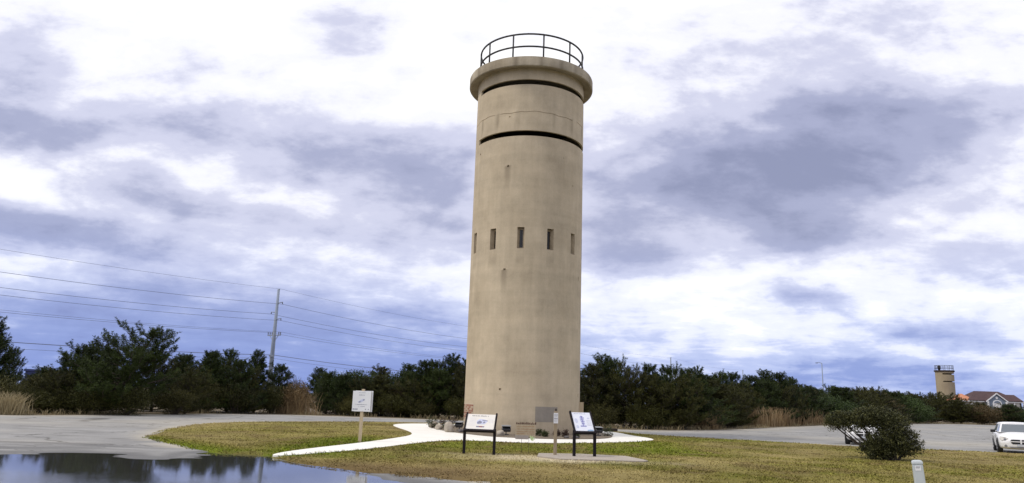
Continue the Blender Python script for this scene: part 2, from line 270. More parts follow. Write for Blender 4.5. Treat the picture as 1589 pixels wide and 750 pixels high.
def vnoise(x, y, sc, s=0):
    x = np.asarray(x, float)/sc; y = np.asarray(y, float)/sc; i = np.floor(x); j = np.floor(y); a = x-i; b = y-j; a = a*a*(3-2*a); b = b*b*(3-2*b)
    return (hash01(i, j, s)*(1-a) + hash01(i+1, j, s)*a)*(1-b) + (hash01(i, j+1, s)*(1-a) + hash01(i+1, j+1, s)*a)*b
def fbm(x, y, sc, s=0): return vnoise(x, y, sc, s)*.5 + vnoise(x, y, sc/2.1, s+3)*.3 + vnoise(x, y, sc/4.3, s+7)*.2
def inside(x, y, poly):
    x = np.asarray(x, float); y = np.asarray(y, float); c = np.zeros(x.shape, bool); n = len(poly)
    for i in range(n):
        (x0, y0), (x1, y1) = poly[i], poly[(i+1) % n]
        if y0 == y1: continue
        c ^= ((y0 > y) != (y1 > y)) & (x < (x1-x0)*(y-y0)/(y1-y0) + x0)
    return c
def edge_dist(x, y, poly, close=True):
    x = np.asarray(x, float); y = np.asarray(y, float); d = np.full(x.shape, 1e9); n = len(poly)
    for i in range(n if close else n-1):
        (x0, y0), (x1, y1) = poly[i], poly[(i+1) % n]; dx, dy = x1-x0, y1-y0; q = dx*dx+dy*dy + 1e-12
        t = np.clip(((x-x0)*dx+(y-y0)*dy)/q, 0, 1); d = np.minimum(d, np.hypot(x-x0-t*dx, y-y0-t*dy))
    return d
def smooth_poly(p, it=2, closed=True):
    for _ in range(it):
        q = []; n = len(p)
        for i in range(n if closed else n-1):
            a, b = p[i], p[(i+1) % n]; q += [(a[0]*.75+b[0]*.25, a[1]*.75+b[1]*.25), (a[0]*.25+b[0]*.75, a[1]*.25+b[1]*.75)]
        p = q if closed else [p[0]] + q + [p[-1]]
    return p
def slab(name, poly, z0, z1, m, kind='structure', bev=.02):
    bm = bmesh.new(); vs = [bm.verts.new((x, y, z1)) for x, y in poly]; f = bm.faces.new(vs)
    if f.normal.z < 0: f.normal_flip()
    r = bmesh.ops.extrude_face_region(bm, geom=[f]); 
    for v in [g for g in r['geom'] if isinstance(g, bmesh.types.BMVert)]: v.co.z = z1
    for v in vs: v.co.z = z0
    bmesh.ops.recalc_face_normals(bm, faces=bm.faces[:]); bmesh.ops.triangulate(bm, faces=[f for f in bm.faces if len(f.verts) > 4])
    me = bpy.data.meshes.new(name); bm.to_mesh(me); bm.free(); o = link_mesh(name, me, m); o['kind'] = kind; return o

# ------------------------------------------------------------------ ground, lot, puddle, lawn, walk
gm = MB(); gm.add([(-3000, -1500, -.4), (3000, -1500, -.4), (3000, 4500, -.4), (-3000, 4500, -.4)], [(0, 1, 2, 3)]); tag(gm.build('ground', 'ground'), kind='structure')

FAR_EDGE = [(-75, 30), (-45, 36), (-33, 38.6), (-26.7, 40.3), (-24.6, 43.8), (-22.3, 54.4), (-16.8, 59.2), (-9.3, 59.4), (-3.3, 59.1), (5.1, 53.2), (6.9, 50.0), (11.0, 51.2), (15.9, 56.2), (24.3, 69.1), (38.9, 91.1), (63.9, 122.6), (86, 146), (100, 144), (125, 138), (160, 128)]
FAR_EDGE = smooth_poly(FAR_EDGE, 2, False)
LAWN = [(-13.0, 27.9), (-12.4, 26.2), (-11.2, 24.6), (-9.05, 21.9), (-7.9, 20.75), (-7.0, 20.6), (-6.25, 20.7), (-5.95, 19.8), (-4.8, 18.4), (-3.84, 17.6), (-3.13, 17.0), (-2.17, 16.2), (-1.08, 15.75), (.6, 15.2), (8, 14.2), (20, 13), (48, 11), (56, 26), (40, 31), (23.9, 35.2), (20.2, 36.1), (15.85, 37.3), (13.8, 39.2), (10.8, 40.9), (7.8, 43.2), (6.9, 46.5), (4.0, 50.0), (-1, 51.5), (-6.0, 50.2), (-9.3, 48.7), (-14.0, 43.1), (-15.4, 39.2), (-14.8, 34.1)]
LAWN_S = smooth_poly(LAWN, 2)
WALK = [(-6.20, 20.45), (-5.90, 19.85), (-5.1, 21.4), (-4.1, 23.9), (-3.3, 27.3), (-2.2, 30.3), (-.6, 30.2), (.4, 30.0), (1.95, 30.4), (4.9, 32.6), (6.9, 35.4), (7.2, 37.6), (6.6, 40.2), (6.4, 44.0), (5.0, 47.8), (1.0, 49.6), (-3.2, 49.2), (-6.0, 47.3), (-6.7, 44.8), (-5.9, 41.0), (-4.5, 36.3), (-4.0, 33.0), (-4.4, 29.8), (-5.0, 26.5), (-5.95, 22.6)]
WALK_S = smooth_poly(WALK, 2)
BED = [(-4.5, 42.9), (-3.05, 38.0), (-1.95, 35.7), (-.7, 33.8), (.5, 33.35), (2.1, 33.35), (3.9, 34.4), (5.0, 36.2), (5.5, 39.2), (5.3, 42.5), (4.2, 45.0), (1.5, 46.3), (-1.8, 46.2), (-4.2, 45.0)]
BED_S = smooth_poly(BED, 2)
PAD = [(1.05, 23.9), (.95, 22.6), (1.6, 21.85), (3.95, 21.95), (4.15, 22.3), (3.75, 23.9), (2.4, 24.2)]
PUDDLE = [(-30, 17.2), (-16, 18.0), (-12.3, 18.9), (-10.9, 19.9), (-9.6, 19.7), (-8.85, 18.95), (-8.3, 19.05), (-8.55, 20.9), (-7.9, 21.5), (-6.9, 21.5), (-6.1, 21.2), (-5.3, 20.3), (-4.2, 18.9), (-3.2, 18.0), (-2.5, 17.0), (-2.0, 15.75), (-1.0, 14.6), (-.5, 13), (-1, 9), (-4, 6.5), (-14, 6), (-30, 8)]

def build_lot():
    xs = np.concatenate([np.arange(-80, -30, 2.0), np.arange(-30, -16, .35), np.arange(-16, 1.5, .09), np.arange(1.5, 12, .7), np.arange(12, 170, 3.0)])
    ys = np.concatenate([np.arange(-6, 10, .8), np.arange(10, 23.5, .09), np.arange(23.5, 50, .8), np.arange(50, 180, 3.0)])
    X, Y = np.meshgrid(xs, ys); ins = inside(X, Y, PUDDLE); d = edge_dist(X, Y, PUDDLE); sd = np.where(ins, -d, d)
    z = np.clip(sd*.030, -.05, .012) + (fbm(X*.45, Y*1.7, 1.5, 4)-.5)*.046*np.clip(1.9 - np.abs(sd), 0.12, 1) + (vnoise(X, Y*1.8, .45, 9)-.5)*.006*(np.abs(sd) < 1.5)
    wet = np.clip(1 - (z + .004)/.012, 0, 1)*np.clip(1.5 - np.maximum(sd, 0)/1.5, 0, 1)*.9; wet = np.maximum(wet, .8*np.clip(1.2-np.abs(sd)/(.25+.5*vnoise(X, Y, .8, 12)), 0, 1)); wet = np.maximum(wet, .72*np.clip((fbm(X*.35, Y*1.5, 1.6, 40)-.47)*7, 0, 1)*np.clip(1.5-np.abs(sd-2.6)/2.2, 0, 1)*np.clip((-8-X)/3, 0, 1))
    le = edge_dist(X, Y, LAWN_S); fe = edge_dist(X, Y, FAR_EDGE, False)
    sand = np.clip(1 - le/(.15 + 1.3*fbm(X, Y, 2.5, 21)), 0, 1)*.8*(sd > .9); sand = np.maximum(sand, np.clip(1 - fe/(.6+4*vnoise(X, Y, 5, 2)), 0, 1)*.8) * (wet < .2)
    sand = np.maximum(sand, .4*np.clip((fbm(X*.6, Y, 9, 31)-.58)*6, 0, 1)*(sd > .5))
    nx, ny = len(xs), len(ys); V = np.stack([X, Y, z], -1).reshape(-1, 3)
    i = np.arange(nx*ny).reshape(ny, nx); Fq = np.stack([i[:-1, :-1], i[:-1, 1:], i[1:, 1:], i[1:, :-1]], -1).reshape(-1, 4).astype(np.int32)
    me = bpy.data.meshes.new('parking_lot'); me.vertices.add(len(V)); me.vertices.foreach_set('co', V.astype(np.float32).ravel()); me.loops.add(Fq.size); me.loops.foreach_set('vertex_index', Fq.ravel())
    me.polygons.add(len(Fq)); me.polygons.foreach_set('loop_start', np.arange(0, Fq.size, 4, dtype=np.int32)); me.update(calc_edges=True)
    me.attributes.new('wet', 'FLOAT', 'POINT').data.foreach_set('value', wet.astype(np.float32).ravel()); me.attributes.new('sand', 'FLOAT', 'POINT').data.foreach_set('value', sand.astype(np.float32).ravel())
    me.shade_smooth(); tag(link_mesh('parking_lot', me, 'asphalt'), kind='structure')
build_lot()
wm = MB(); wm.add([(-34, 4.5, -.008), (.6, 4.5, -.008), (.6, 22.5, -.008), (-34, 22.5, -.008)], [(0, 1, 2, 3)]); tag(wm.build('puddle_water', 'water'), kind='structure')
slab('verge', FAR_EDGE + [(170, 420), (-400, 420), (-400, 30)], -.2, .03, 'verge')

def greenness(x, y):
    """0 straw .. 1 fresh green; second value: bare sand; third: brown thatch"""
    n = fbm(x, y, 3.0, 1); n2 = fbm(x*1.3, y*.8, 1.1, 5)
    wd = edge_dist(x, y, WALK_S)
    g = 0.28 + (n-.5)*1.5 + (n2-.5)*.7
    band = np.clip((y-(24.9+(n2-.5)*1.6))/.9, 0, 1)*np.clip((9.5-x)/3, 0, 1)*np.clip((x+4.2)/.6, 0, 1)*np.clip((36-y)/2, 0, 1); g = np.maximum(g, band*(.78+(n-.5)*.5))
    g = np.maximum(g, np.exp(-((x-10)/3.2)**2-((y-38.2)/2.2)**2)*(.75+(n-.5)*.5))
    isl = (x < -3.3) & (y > 20)
    low = np.clip(1.35-np.abs(edge_dist(x, y, [(-12.5, 25.2), (-9, 21.5), (-7, 20.4), (-6.2, 20.9)], False))/1.7, 0, 1); right = np.exp(-((x+5.6)/1.9)**2)*np.clip((34-y)/6, 0, 1)
    g = np.where(isl, np.maximum(g*.55, np.maximum(low*1.0, right*1.15)*(1.0+(n2-.5)*.8)), g)
    sand = 1.25*np.exp(-((x-1.7)/2.5)**2-((y-21.75)/.75)**2)*np.clip(.75+(n2-.5)*2.2, 0, 1.1) + .8*np.exp(-((x-.0)/1.5)**2-((y-22.9)/.5)**2)*np.clip(.7+(n2-.5)*2.2, 0, 1)
    sand = np.clip(sand, 0, 1); brown = np.clip((20.2+(n-.5)*3-y)/2.0, 0, 1)*np.clip((3.0-x)/4, 0, 1)*.9
    brown = np.maximum(brown, .55*np.clip((n2-.56)*8, 0, 1)); return np.clip(g*(1-brown*.5), 0, 1), sand, brown
C_STRAW, C_OLIVE, C_GREEN, C_SAND, C_BROWN = (np.array(c) for c in ((.310, .250, .100), (.205, .185, .045), (.135, .170, .014), (.56, .48, .32), (.170, .118, .056)))
def lawn_col(x, y):
    g, s, b = greenness(x, y); g = g[:, None]; s = s[:, None]; b = b[:, None]
    c = np.where(g < .45, C_STRAW + (C_OLIVE-C_STRAW)*(g/.45), C_OLIVE + (C_GREEN-C_OLIVE)*((g-.45)/.55)); c = c + (C_BROWN-c)*b; k = (.72 + .56*fbm(x, y*1.4, 5.5, 51) + .5*(fbm(x, y, .9, 61)-.5))[:, None]; return (c + (C_SAND-c)*s)*k
LAWN_H = .045
def lawn_z(x, y): return np.minimum(LAWN_H, .012 + edge_dist(x, y, LAWN_S)*.16) + (fbm(x, y, 2.2, 13)-.5)*.014*(edge_dist(x, y, LAWN_S) > .4)
def build_lawn():
    rg = np.random.default_rng(5); b = []
    P = LAWN_S
    for i in range(len(P)):
        a, c = np.array(P[i]), np.array(P[(i+1) % len(P)]); k = max(1, int(np.linalg.norm(c-a)/.35))
        for t in range(k): q = a+(c-a)*t/k; b.append((q[0]+(vnoise(q[0], q[1], .5, 2)-.5)*.22, q[1]+(vnoise(q[0], q[1], .5, 8)-.5)*.3))
    gx, gy = np.meshgrid(np.arange(-16, 57, .38), np.arange(11, 52, .38)); gx = gx.ravel()+rg.uniform(-.12, .12, gx.size); gy = gy.ravel()+rg.uniform(-.12, .12, gy.size)
    k = inside(gx, gy, b); gx, gy = gx[k], gy[k]; k = edge_dist(gx, gy, b) > .2; gx, gy = gx[k], gy[k]
    vs = [Vector(p) for p in b] + [Vector(p) for p in zip(gx, gy)]; nb = len(b)
    r = geometry.delaunay_2d_cdt(vs, [(i, (i+1) % nb) for i in range(nb)], [], 1, 1e-5); V = np.array([tuple(v) for v in r[0]]); Fc = r[2]
    z = lawn_z(V[:, 0], V[:, 1]); orig = [min(o) if o else 99999 for o in r[3]]; z[np.array(orig) < nb] = -.02
    me = bpy.data.meshes.new('lawn'); me.from_pydata(np.column_stack([V, z]).tolist(), [], Fc); me.update()
    c = lawn_col(V[:, 0], V[:, 1])*.82; me.attributes.new('col', 'FLOAT_COLOR', 'POINT').data.foreach_set('color', np.column_stack([c, np.ones(len(c))]).astype(np.float32).ravel())
    me.shade_smooth(); tag(link_mesh('lawn', me, 'lawn'), kind='structure')
    # blades
    pts = []
    for (x0, x1, y0, y1, dens) in [(-16, 30, 14, 20, 420), (-16, 30, 20, 26, 300), (-16, 34, 26, 36, 130), (-16, 20, 36, 51, 70)]:
        n = int((x1-x0)*(y1-y0)*dens); pts.append(np.column_stack([rg.uniform(x0, x1, n), rg.uniform(y0, y1, n)]))
    p = np.concatenate(pts); x, y = p[:, 0], p[:, 1]; clump = fbm(x, y, .45, 17)
    keep = inside(x, y, b) & ~inside(x, y, WALK_S) & ~inside(x, y, PAD) & (np.abs(x) < y*.86 + 2) & (rg.random(len(x)) < np.clip(.25+(clump-.35)*3.2, .12, 1)); x, y = x[keep], y[keep]
    g, s, br = greenness(x, y); k = rg.random(len(x)) > s*.75; x, y, g, s, br = x[k], y[k], g[k], s[k], br[k]; n = len(x)
    wd = edge_dist(x, y, WALK_S); tall = 1 + .9*np.exp(-wd/.25)*rg.random(n)*(g > .45) + .9*(rg.random(n) < .004)
    h = (.014 + .034*g + .014*rg.random(n))*tall; wid = (.008+.008*rg.random(n))*(1+(y-15)/22); th = rg.uniform(0, 2*np.pi, n); ln = rg.uniform(.6, 2.0, n)*h; la = rg.uniform(0, 2*np.pi, n)
    base = np.column_stack([x, y, lawn_z(x, y)-.004]); sd = np.column_stack([np.cos(th), np.sin(th), np.zeros(n)])*wid[:, None]; tip = base + np.column_stack([np.cos(la)*ln, np.sin(la)*ln, h])
    V = np.stack([base-sd, base+sd, tip], 1); c = lawn_col(x, y)*rg.uniform(.55, 1.55, n)[:, None]; yl = (rg.random(n) < .22)[:, None]; c = np.where(yl, c*.5+C_STRAW*.55, c)
    o = link_mesh('grass', fast_mesh('grass', V, 3, col=np.clip(c, 0, .8)), 'grass_blades'); tag(o, 'short patchy lawn grass, green by the walk and straw coloured elsewhere', 'grass', kind='stuff')
build_lawn()
slab('footpath', WALK_S, -.02, .058, 'walk')
slab('planting_bed', BED_S, .0, .088, 'soil')
slab('concrete_pad', PAD, -.02, .082, 'pad_concrete')

# ------------------------------------------------------------------ observation tower
TX, TY = .8, 39.6
def polar_wall(name, parent, m, r_out, thick, zs, ths, is_open, depth, wob=None, stain=None):
    """drum with real openings. ths: sorted angles in degrees (0 = towards -y, + towards +x) closing the circle; is_open(i,j): cell cut right through; depth(i,j): recess"""
    nT, nZ = len(ths), len(zs)-1; V = []; Fs = []; idx = {}
    def P(r, j, k):
        key = (round(r, 4), j % nT, k)
        if key not in idx:
            a = R(ths[j % nT]); z = zs[k] + (wob(ths[j % nT], zs[k]) if wob else 0); idx[key] = len(V); V.append((r*math.sin(a), -r*math.cos(a), z))
        return idx[key]
    def rad(j, k): return None if (k < 0 or k >= nZ or is_open(j % nT, k)) else r_out - depth(j % nT, k)
    ri = r_out-thick
    for k in range(nZ):
        for j in range(nT):
            a = rad(j, k)
            if a is not None:
                Fs.append((P(a, j, k), P(a, j+1, k), P(a, j+1, k+1), P(a, j, k+1))); Fs.append((P(ri, j, k), P(ri, j, k+1), P(ri, j+1, k+1), P(ri, j+1, k)))
            b = rad(j+1, k); ra = ri if a is None else a; rb = ri if b is None else b
            if ra != rb: Fs.append((P(ra, j+1, k), P(rb, j+1, k), P(rb, j+1, k+1), P(ra, j+1, k+1)) if True else None)
            if k < nZ-1:
                b = rad(j, k+1); rb = ri if b is None else b
                if ra != rb: Fs.append((P(ra, j, k+1), P(rb, j, k+1), P(rb, j+1, k+1), P(ra, j+1, k+1)))
    for k, flip in ((0, 0), (nZ, 1)):
        for j in range(nT):
            Fs.append((P(r_out, j, k), P(ri, j, k), P(ri, j+1, k), P(r_out, j+1, k)))
    me = bpy.data.meshes.new(name); me.from_pydata(V, [], Fs); bm = bmesh.new(); bm.from_mesh(me); bmesh.ops.recalc_face_normals(bm, faces=bm.faces[:])
    for f in bm.faces: f.smooth = True
    for e in bm.edges:
        if len(e.link_faces) == 2 and e.calc_face_angle(0) > .5: e.smooth = False
    bm.to_mesh(me); bm.free()
    if stain: 
        me.attributes.new('stain', 'FLOAT', 'POINT').data.foreach_set('value', [stain(math.degrees(math.atan2(v[0], -v[1])), v[2]) for v in V])
    return link_mesh(name, me, m, parent)
def railing(parent, r, z0, z1, n, phase, rt=.035, rails=(1.0, .5), m='black_iron'):
    for k in range(n):
        a = R(phase + 360*k/n); x, y = r*math.sin(a), -r*math.cos(a); MB().tube([(x, y, z0-.03), (x, y, z1)], rt*.9, 8).build('railing_post', m, parent, True)
        MB().tube([(x, y, z0+.001), (x, y, z0+.03)], rt*2.6, 10).build('post_foot', m, parent)
    for f in rails:
        seg = 72; pts = [(r*math.sin(2*math.pi*k/seg), -r*math.cos(2*math.pi*k/seg), z0+(z1-z0)*f) for k in range(seg+1)]; MB().tube(pts, rt, 8, False).build('railing_rail', m, parent, True)
def build_tower():
    t = root('observation_tower', (TX, TY, .0), 0, 'tall tan concrete observation tower with viewing slits and black roof railing', 'tower')
    RO = 3.0; WZ = (9.17, 10.27); WA = [-66.2+29.6*k for k in range(-1, 6)]; HW = 3.5; HWb = 3.5
    holes = [(-22, 13.54, 1.1, .11), (-22.2, 8.10, 1.2, .09), (-22.5, 2.17, 1.1, .10), (-22.3, 16.28, .9, .09), (50.7, 12.84, .5, .06), (-62.5, 14.6, .8, .10), (66, 8.0, .7, .22), (70, 2.0, .8, .16), (36, 14.2, .35, .04)]
    S1, S2 = (18.04, 18.33), (15.17, 15.47); SA = (-67, 118)
    zs = {0.0, 19.0, *WZ, *S1, *S2, 16.475, 16.505}; th = set(np.arange(-180, 180, 3.0).tolist()) | {SA[0], SA[1]}
    for a in WA: th |= {a-HW, a+HW}
    for a, z, w, h in holes: th |= {a-w, a+w}; zs |= {z-h/2, z+h/2}
    zs |= set(np.arange(.5, 19, .62).tolist())
    zs = sorted(zs); zs = [z for i, z in enumerate(zs) if i == 0 or z-zs[i-1] > .012]; th = sorted(th); th = [a for i, a in enumerate(th) if i == 0 or a-th[i-1] > .12]
    nT = len(th); mid = [(th[j]+(th[j+1] if j < nT-1 else 180))/2 for j in range(nT)]; zm = [(zs[k]+zs[k+1])/2 for k in range(len(zs)-1)]
    def is_open(j, k):
        a, z = mid[j], zm[k]
        for s in (S1, S2):
            if s[0] < z < s[1] and SA[0] < a < SA[1]: return True
        if WZ[0] < z < WZ[1] and any(abs(a-w) < HW for w in WA): return True
        return False
    def depth(j, k):
        a, z = mid[j], zm[k]
        for ha, hz, w, h in holes:
            if abs(a-ha) < w and abs(z-hz) < h/2: return .09
        if 16.475 < z < 16.505 and math.sin(a*.21)+math.sin(a*.083+1) > -1.45: return .035
        return 0
    def wob(a, z): return .03*math.sin(a*.11+1)+.018*math.sin(a*.37) if 16.3 < z < 16.7 else 0
    def stain(a, z):
        s = 0
        for ha, hz, w, h in holes[:2]:
            if abs(a-ha) < 2.2 and hz-1.6 < z < hz: s = max(s, .55*(1-(hz-z)/1.6))
        if 15.6 < z < 16.5: s = max(s, .42*max(0, math.sin(a*.29)+math.sin(a*.53+2)-.75))
        if WZ[0]-.8 < z < WZ[0]: s = max(s, .22*any(abs(a-w) < 4 for w in WA))
        if z < .35: s = max(s, .35)
        return s
    polar_wall('drum_wall', t, 'tower_concrete', RO, .10, zs, th, is_open, depth, wob, stain)
    for z in (14.35, 16.9, 8.1, 4.0): MB().lathe([(.02, z), (2.89, z), (2.89, z+.2), (.02, z+.2)], 48, closed=True).build('light_stop_floor', 'inside', t)  # unseen floors added to stop stray light, coloured dark so the inside stays black
    prof = [(.02, 18.99), (2.97, 18.99), (3.02, 18.95), (3.36, 18.90), (3.40, 18.87), (3.47, 18.88), (3.50, 18.92), (3.50, 19.36), (3.475, 19.42), (3.42, 19.44), (.02, 19.52)]
    rng = random.Random(4); mb = MB(); mb.lathe(prof, 96); o = mb.build('roof_slab', 'roof_concrete', t, False)
    o.data.shade_smooth(); o.data.set_sharp_from_angle(angle=R(35)); sv = []
    for v in o.data.vertices:
        a = math.degrees(math.atan2(v.co.x, -v.co.y)); r = math.hypot(v.co.x, v.co.y); k = max(0, math.sin(a*.31)+math.sin(a*.77+1)+.5*math.sin(a*1.9)-.3)*.45
        sv.append((k if v.co.z > 18.9 else .25) if r > 3.2 else .1)
    o.data.attributes.new('stain', 'FLOAT', 'POINT').data.foreach_set('value', sv)
    railing(t, 2.92, 19.44, 20.98, 11, 11, .050, (1.0, .53))
    for a in WA:
        w = root('window', (0, 0, 0)); w.parent = t; w.rotation_euler = (0, 0, R(a))
        # local: outward is -y; narrow slit set in a splayed tan surround
        y = -2.78; hw = .182; z0, z1 = WZ[0]+.004, WZ[1]-.004
        fr = MB()
        for sx in (-1, 1): fr.add([(sx*hw, -2.93, z0), (sx*hw, -2.93, z1), (sx*.085, y, z1), (sx*.085, y, z0), (sx*hw, y+.06, z0), (sx*hw, y+.06, z1), (sx*.085, y+.06, z1), (sx*.085, y+.06, z0)], [(0, 1, 2, 3), (4, 7, 6, 5), (3, 2, 6, 7), (0, 4, 5, 1), (1, 5, 6, 2), (0, 3, 7, 4)])
        fr.box(-.085, .085, y, y+.06, z1-.09, z1); fr.box(-.085, .085, y, y+.06, z0, z0+.08); f = fr.build('window_frame', 'frame_tan', w)
        MB().box(-.087, .087, y+.062, y+.075, z0+.05, z1-.05).build('pane', 'glass_dark', w); MB().box(-.014, .014, y+.03, y+.058, z0+.08, z1-.09).build('mullion', 'black_iron', w)
    # the empties above would be a level of their own: re-home their meshes on the tower
    for w in [c for c in t.children if c.type == 'EMPTY']:
        kids = list(w.children); f = next(k for k in kids if k.name.startswith('window_frame'))
        f.parent = t; f.rotation_euler = w.rotation_euler
        for k in kids:
            if k is not f: k.parent = f
        bpy.data.objects.remove(w)
    def plate(name, m, a0, a1, z0, z1, r0, r1, n=10):
        vs = []; fs = []
        for i in range(n+1):
            a = R(a0+(a1-a0)*i/n)
            for r, z in ((r0, z0), (r1, z0), (r1, z1), (r0, z1)): vs.append((r*math.sin(a), -r*math.cos(a), z))
        for i in range(n):
            for k in range(4): fs.append((i*4+k, i*4+(k+1) % 4, (i+1)*4+(k+1) % 4, (i+1)*4+k))
        fs += [(3, 2, 1, 0), tuple(n*4+k for k in range(4))]; return MB().add(vs, fs).build(name, m, parent=t)
    plate('grey_cement_patch', 'patch', 11.4, 34.3, .68, 1.40, 2.9, 3.006)['label'] = 'square grey cement patch low on the wall'
    bp = plate('brick_patch', 'mortar', -80, -54.6, .66, 1.42, 2.9, 3.004); bp['label'] = 'patch of exposed red and pale bricks'
    rg = random.Random(9); row = 0; z = .675
    while z < 1.37:
        a = -79.6 + (0 if row % 2 else -1.9)
        while a < -55.2:
            a0, a1 = max(a, -79.6), min(a+3.7, -55.0)
            if a1-a0 > .8:
                pr = 3.004 + rg.uniform(.006, .02); b = plate('brick', 'brick_red' if rg.random() < .5 else 'brick_pale', a0, a1, z, z+.066, 2.99, pr, 2); b.parent = bp
            a += 4.5
        z += .092; row += 1
    bx = MB(); m = Matrix.Rotation(R(84), 4, 'Z'); bx.box(-.30, .30, -3.20, -2.97, 1.08, 1.68, m); o = bx.build('plywood_cover', 'pale_wood', t, bevel=.008); o['label'] = 'pale plywood cover box fixed to the tower side'
    for q0, q1 in ((1.62, 1.70), (1.06, 1.12)): MB().box(-.33, .33, -3.22, -3.2, q0, q1, m).build('cover_batten', 'frame_tan', t)
    return t
build_tower()

# ------------------------------------------------------------------ signs and small furniture
def glyph_row(mb, rg, x0, x1, z, h, mtx, y=-.0022, word=True):
    """a row of marks too small to read, as printed on the panel"""
    x = x0
    while x < x1:
        w = rg.uniform(.25, .62)*h
        if word and rg.random() < .16: x += w; continue
        mb.box(x, min(x+w, x1), y, y+.0018, z, z+h*rg.choice((.65, .65, 1, .8)), mtx); x += w+.18*h
def interpretive_panel(loc, rz, w, h, panel_mat, label, art):
    t = root('information_panel', loc, rz, label, 'sign'); tilt = Matrix.Translation((0, 0, .70)) @ Matrix.Rotation(R(-40), 4, 'X')     # panel leans back
    MB().box(-w/2, w/2, -.012, .012, .02, h, tilt).build('display_board', panel_mat, t)
    for s in (-1, 1):
        x = s*(w/2+.026); MB().box(x-.025, x+.025, -.035, .04, -.03, h+.05, tilt).build('frame_side', 'black_frame', t, bevel=.006)
        MB().box(x-.04+.0*s, x+.04, .02, .10, 0, .76).build('leg', 'black_frame', t, bevel=.006)
    MB().box(-w/2-.052, w/2+.052, -.05, .034, -.05, .019, tilt).build('frame_bottom', 'black_frame', t, bevel=.006)
    MB().box(-w/2, w/2, .013, .035, h-.03, h+.008, tilt).build('frame_top', 'black_frame', t)
    y = -.014; rg = random.Random(3)
    if art == 'gun':
        a = MB(); glyph_row(a, rg, -w*.33, w*.26, h*.87, .030, tilt, y); a.build('title_lettering', 'ink', t)
        g = MB(); T2 = tilt @ Matrix.Translation((0, y, 0))
        g.poly([(-.10, .22), (.12, .22), (.17, .27), (.22, .36), (.13, .40), (-.02, .42), (-.10, .38), (-.13, .29)], .0015, T2); g.build('drawing', 'ink_pale', t)
        g = MB(); T3 = tilt @ Matrix.Translation((0, y-.001, 0)); g.poly([(-.09, .23), (.02, .25), (.05, .31), (-.03, .36), (-.11, .30)], .001, T3); g.poly([(.04, .36), (.22, .345), (.22, .365), (.05, .39)], .001, T3); g.poly([(.07, .25), (.13, .27), (.15, .32), (.09, .33)], .001, T3); g.build('drawing_detail', 'ink_grey', t)
        g = MB(); g.poly([(-.12, .11), (.13, .11), (.13, .155), (-.12, .155)], .0015, T2); g.build('caption_bar', 'ink_grey', t); g = MB(); g.poly([(-.03, .115), (.07, .115), (.07, .15), (-.03, .15)], .001, T3); g.build('caption_block', 'ink_red', t)
        g = MB()
        for k in range(7): glyph_row(g, rg, -w*.42, -w*.18, h*(.74-.075*k), .009, tilt, y)
        for k in range(4): glyph_row(g, rg, w*.28, w*.44, h*(.70-.075*k), .008, tilt, y)
        g.build('body_lettering', 'ink_pale', t)
    else:
        T2 = tilt @ Matrix.Translation((0, y, 0)); T3 = tilt @ Matrix.Translation((0, y-.001, 0)); g = MB()
        g.poly([(-.10, .20), (.10, .20), (.10, .245), (.05, .26), (.055, .36), (.075, .40), (.05, .47), (.07, .52), (.03, .60), (-.03, .62), (-.075, .57), (-.06, .50), (-.08, .45), (-.05, .40), (-.05, .27), (-.10, .25)], .0015, T2); g.build('tower_drawing', 'ink_pale', t)
        g = MB()
        for z0, z1, x0, x1 in ((.20, .235, -.10, .09), (.30, .33, -.045, .05), (.37, .40, -.06, .06), (.44, .47, -.06, .05), (.51, .545, -.06, .07), (.57, .60, -.04, .03), (.235, .60, -.012, .010)): g.poly([(x0, z0), (x1, z0+.01), (x1, z1), (x0, z1)], .001, T3)
        g.build('tower_drawing_floors', 'ink_blue', t)
        g = MB(); g.poly([(.08, .05), (w/2-.02, .05), (w/2-.02, .085), (.20, .10), (.10, .085)], .0015, T2); g.build('water_drawing', 'ink_sky', t)
        for cx, cz, rx, rz_ in ((-.20, .42, .05, .09), (-.20, .20, .045, .06), (.20, .52, .04, .03)):
            g = MB(); g.poly([(cx+rx*math.cos(k*math.pi/8), cz+rz_*math.sin(k*math.pi/8)) for k in range(16)], .0015, T2); g.build('inset_drawing', 'ink_pale', t)
        g = MB(); glyph_row(g, rg, -w*.38, w*.25, h*.92, .020, tilt, y)
        for k in range(5): glyph_row(g, rg, .12, w*.44, h*(.58-.06*k), .008, tilt, y)
        g.build('title_lettering', 'ink_grey', t)
    return t
interpretive_panel((-.79, 22.95, .038), R(-7), .86, .60, 'panel_cream', 'wide cream information panel in black frame standing on the grass', 'gun')
interpretive_panel((2.40, 23.05, .080), R(14), .60, .74, 'panel_white', 'black-framed panel with blue tower drawing standing on the concrete pad', 'tower')

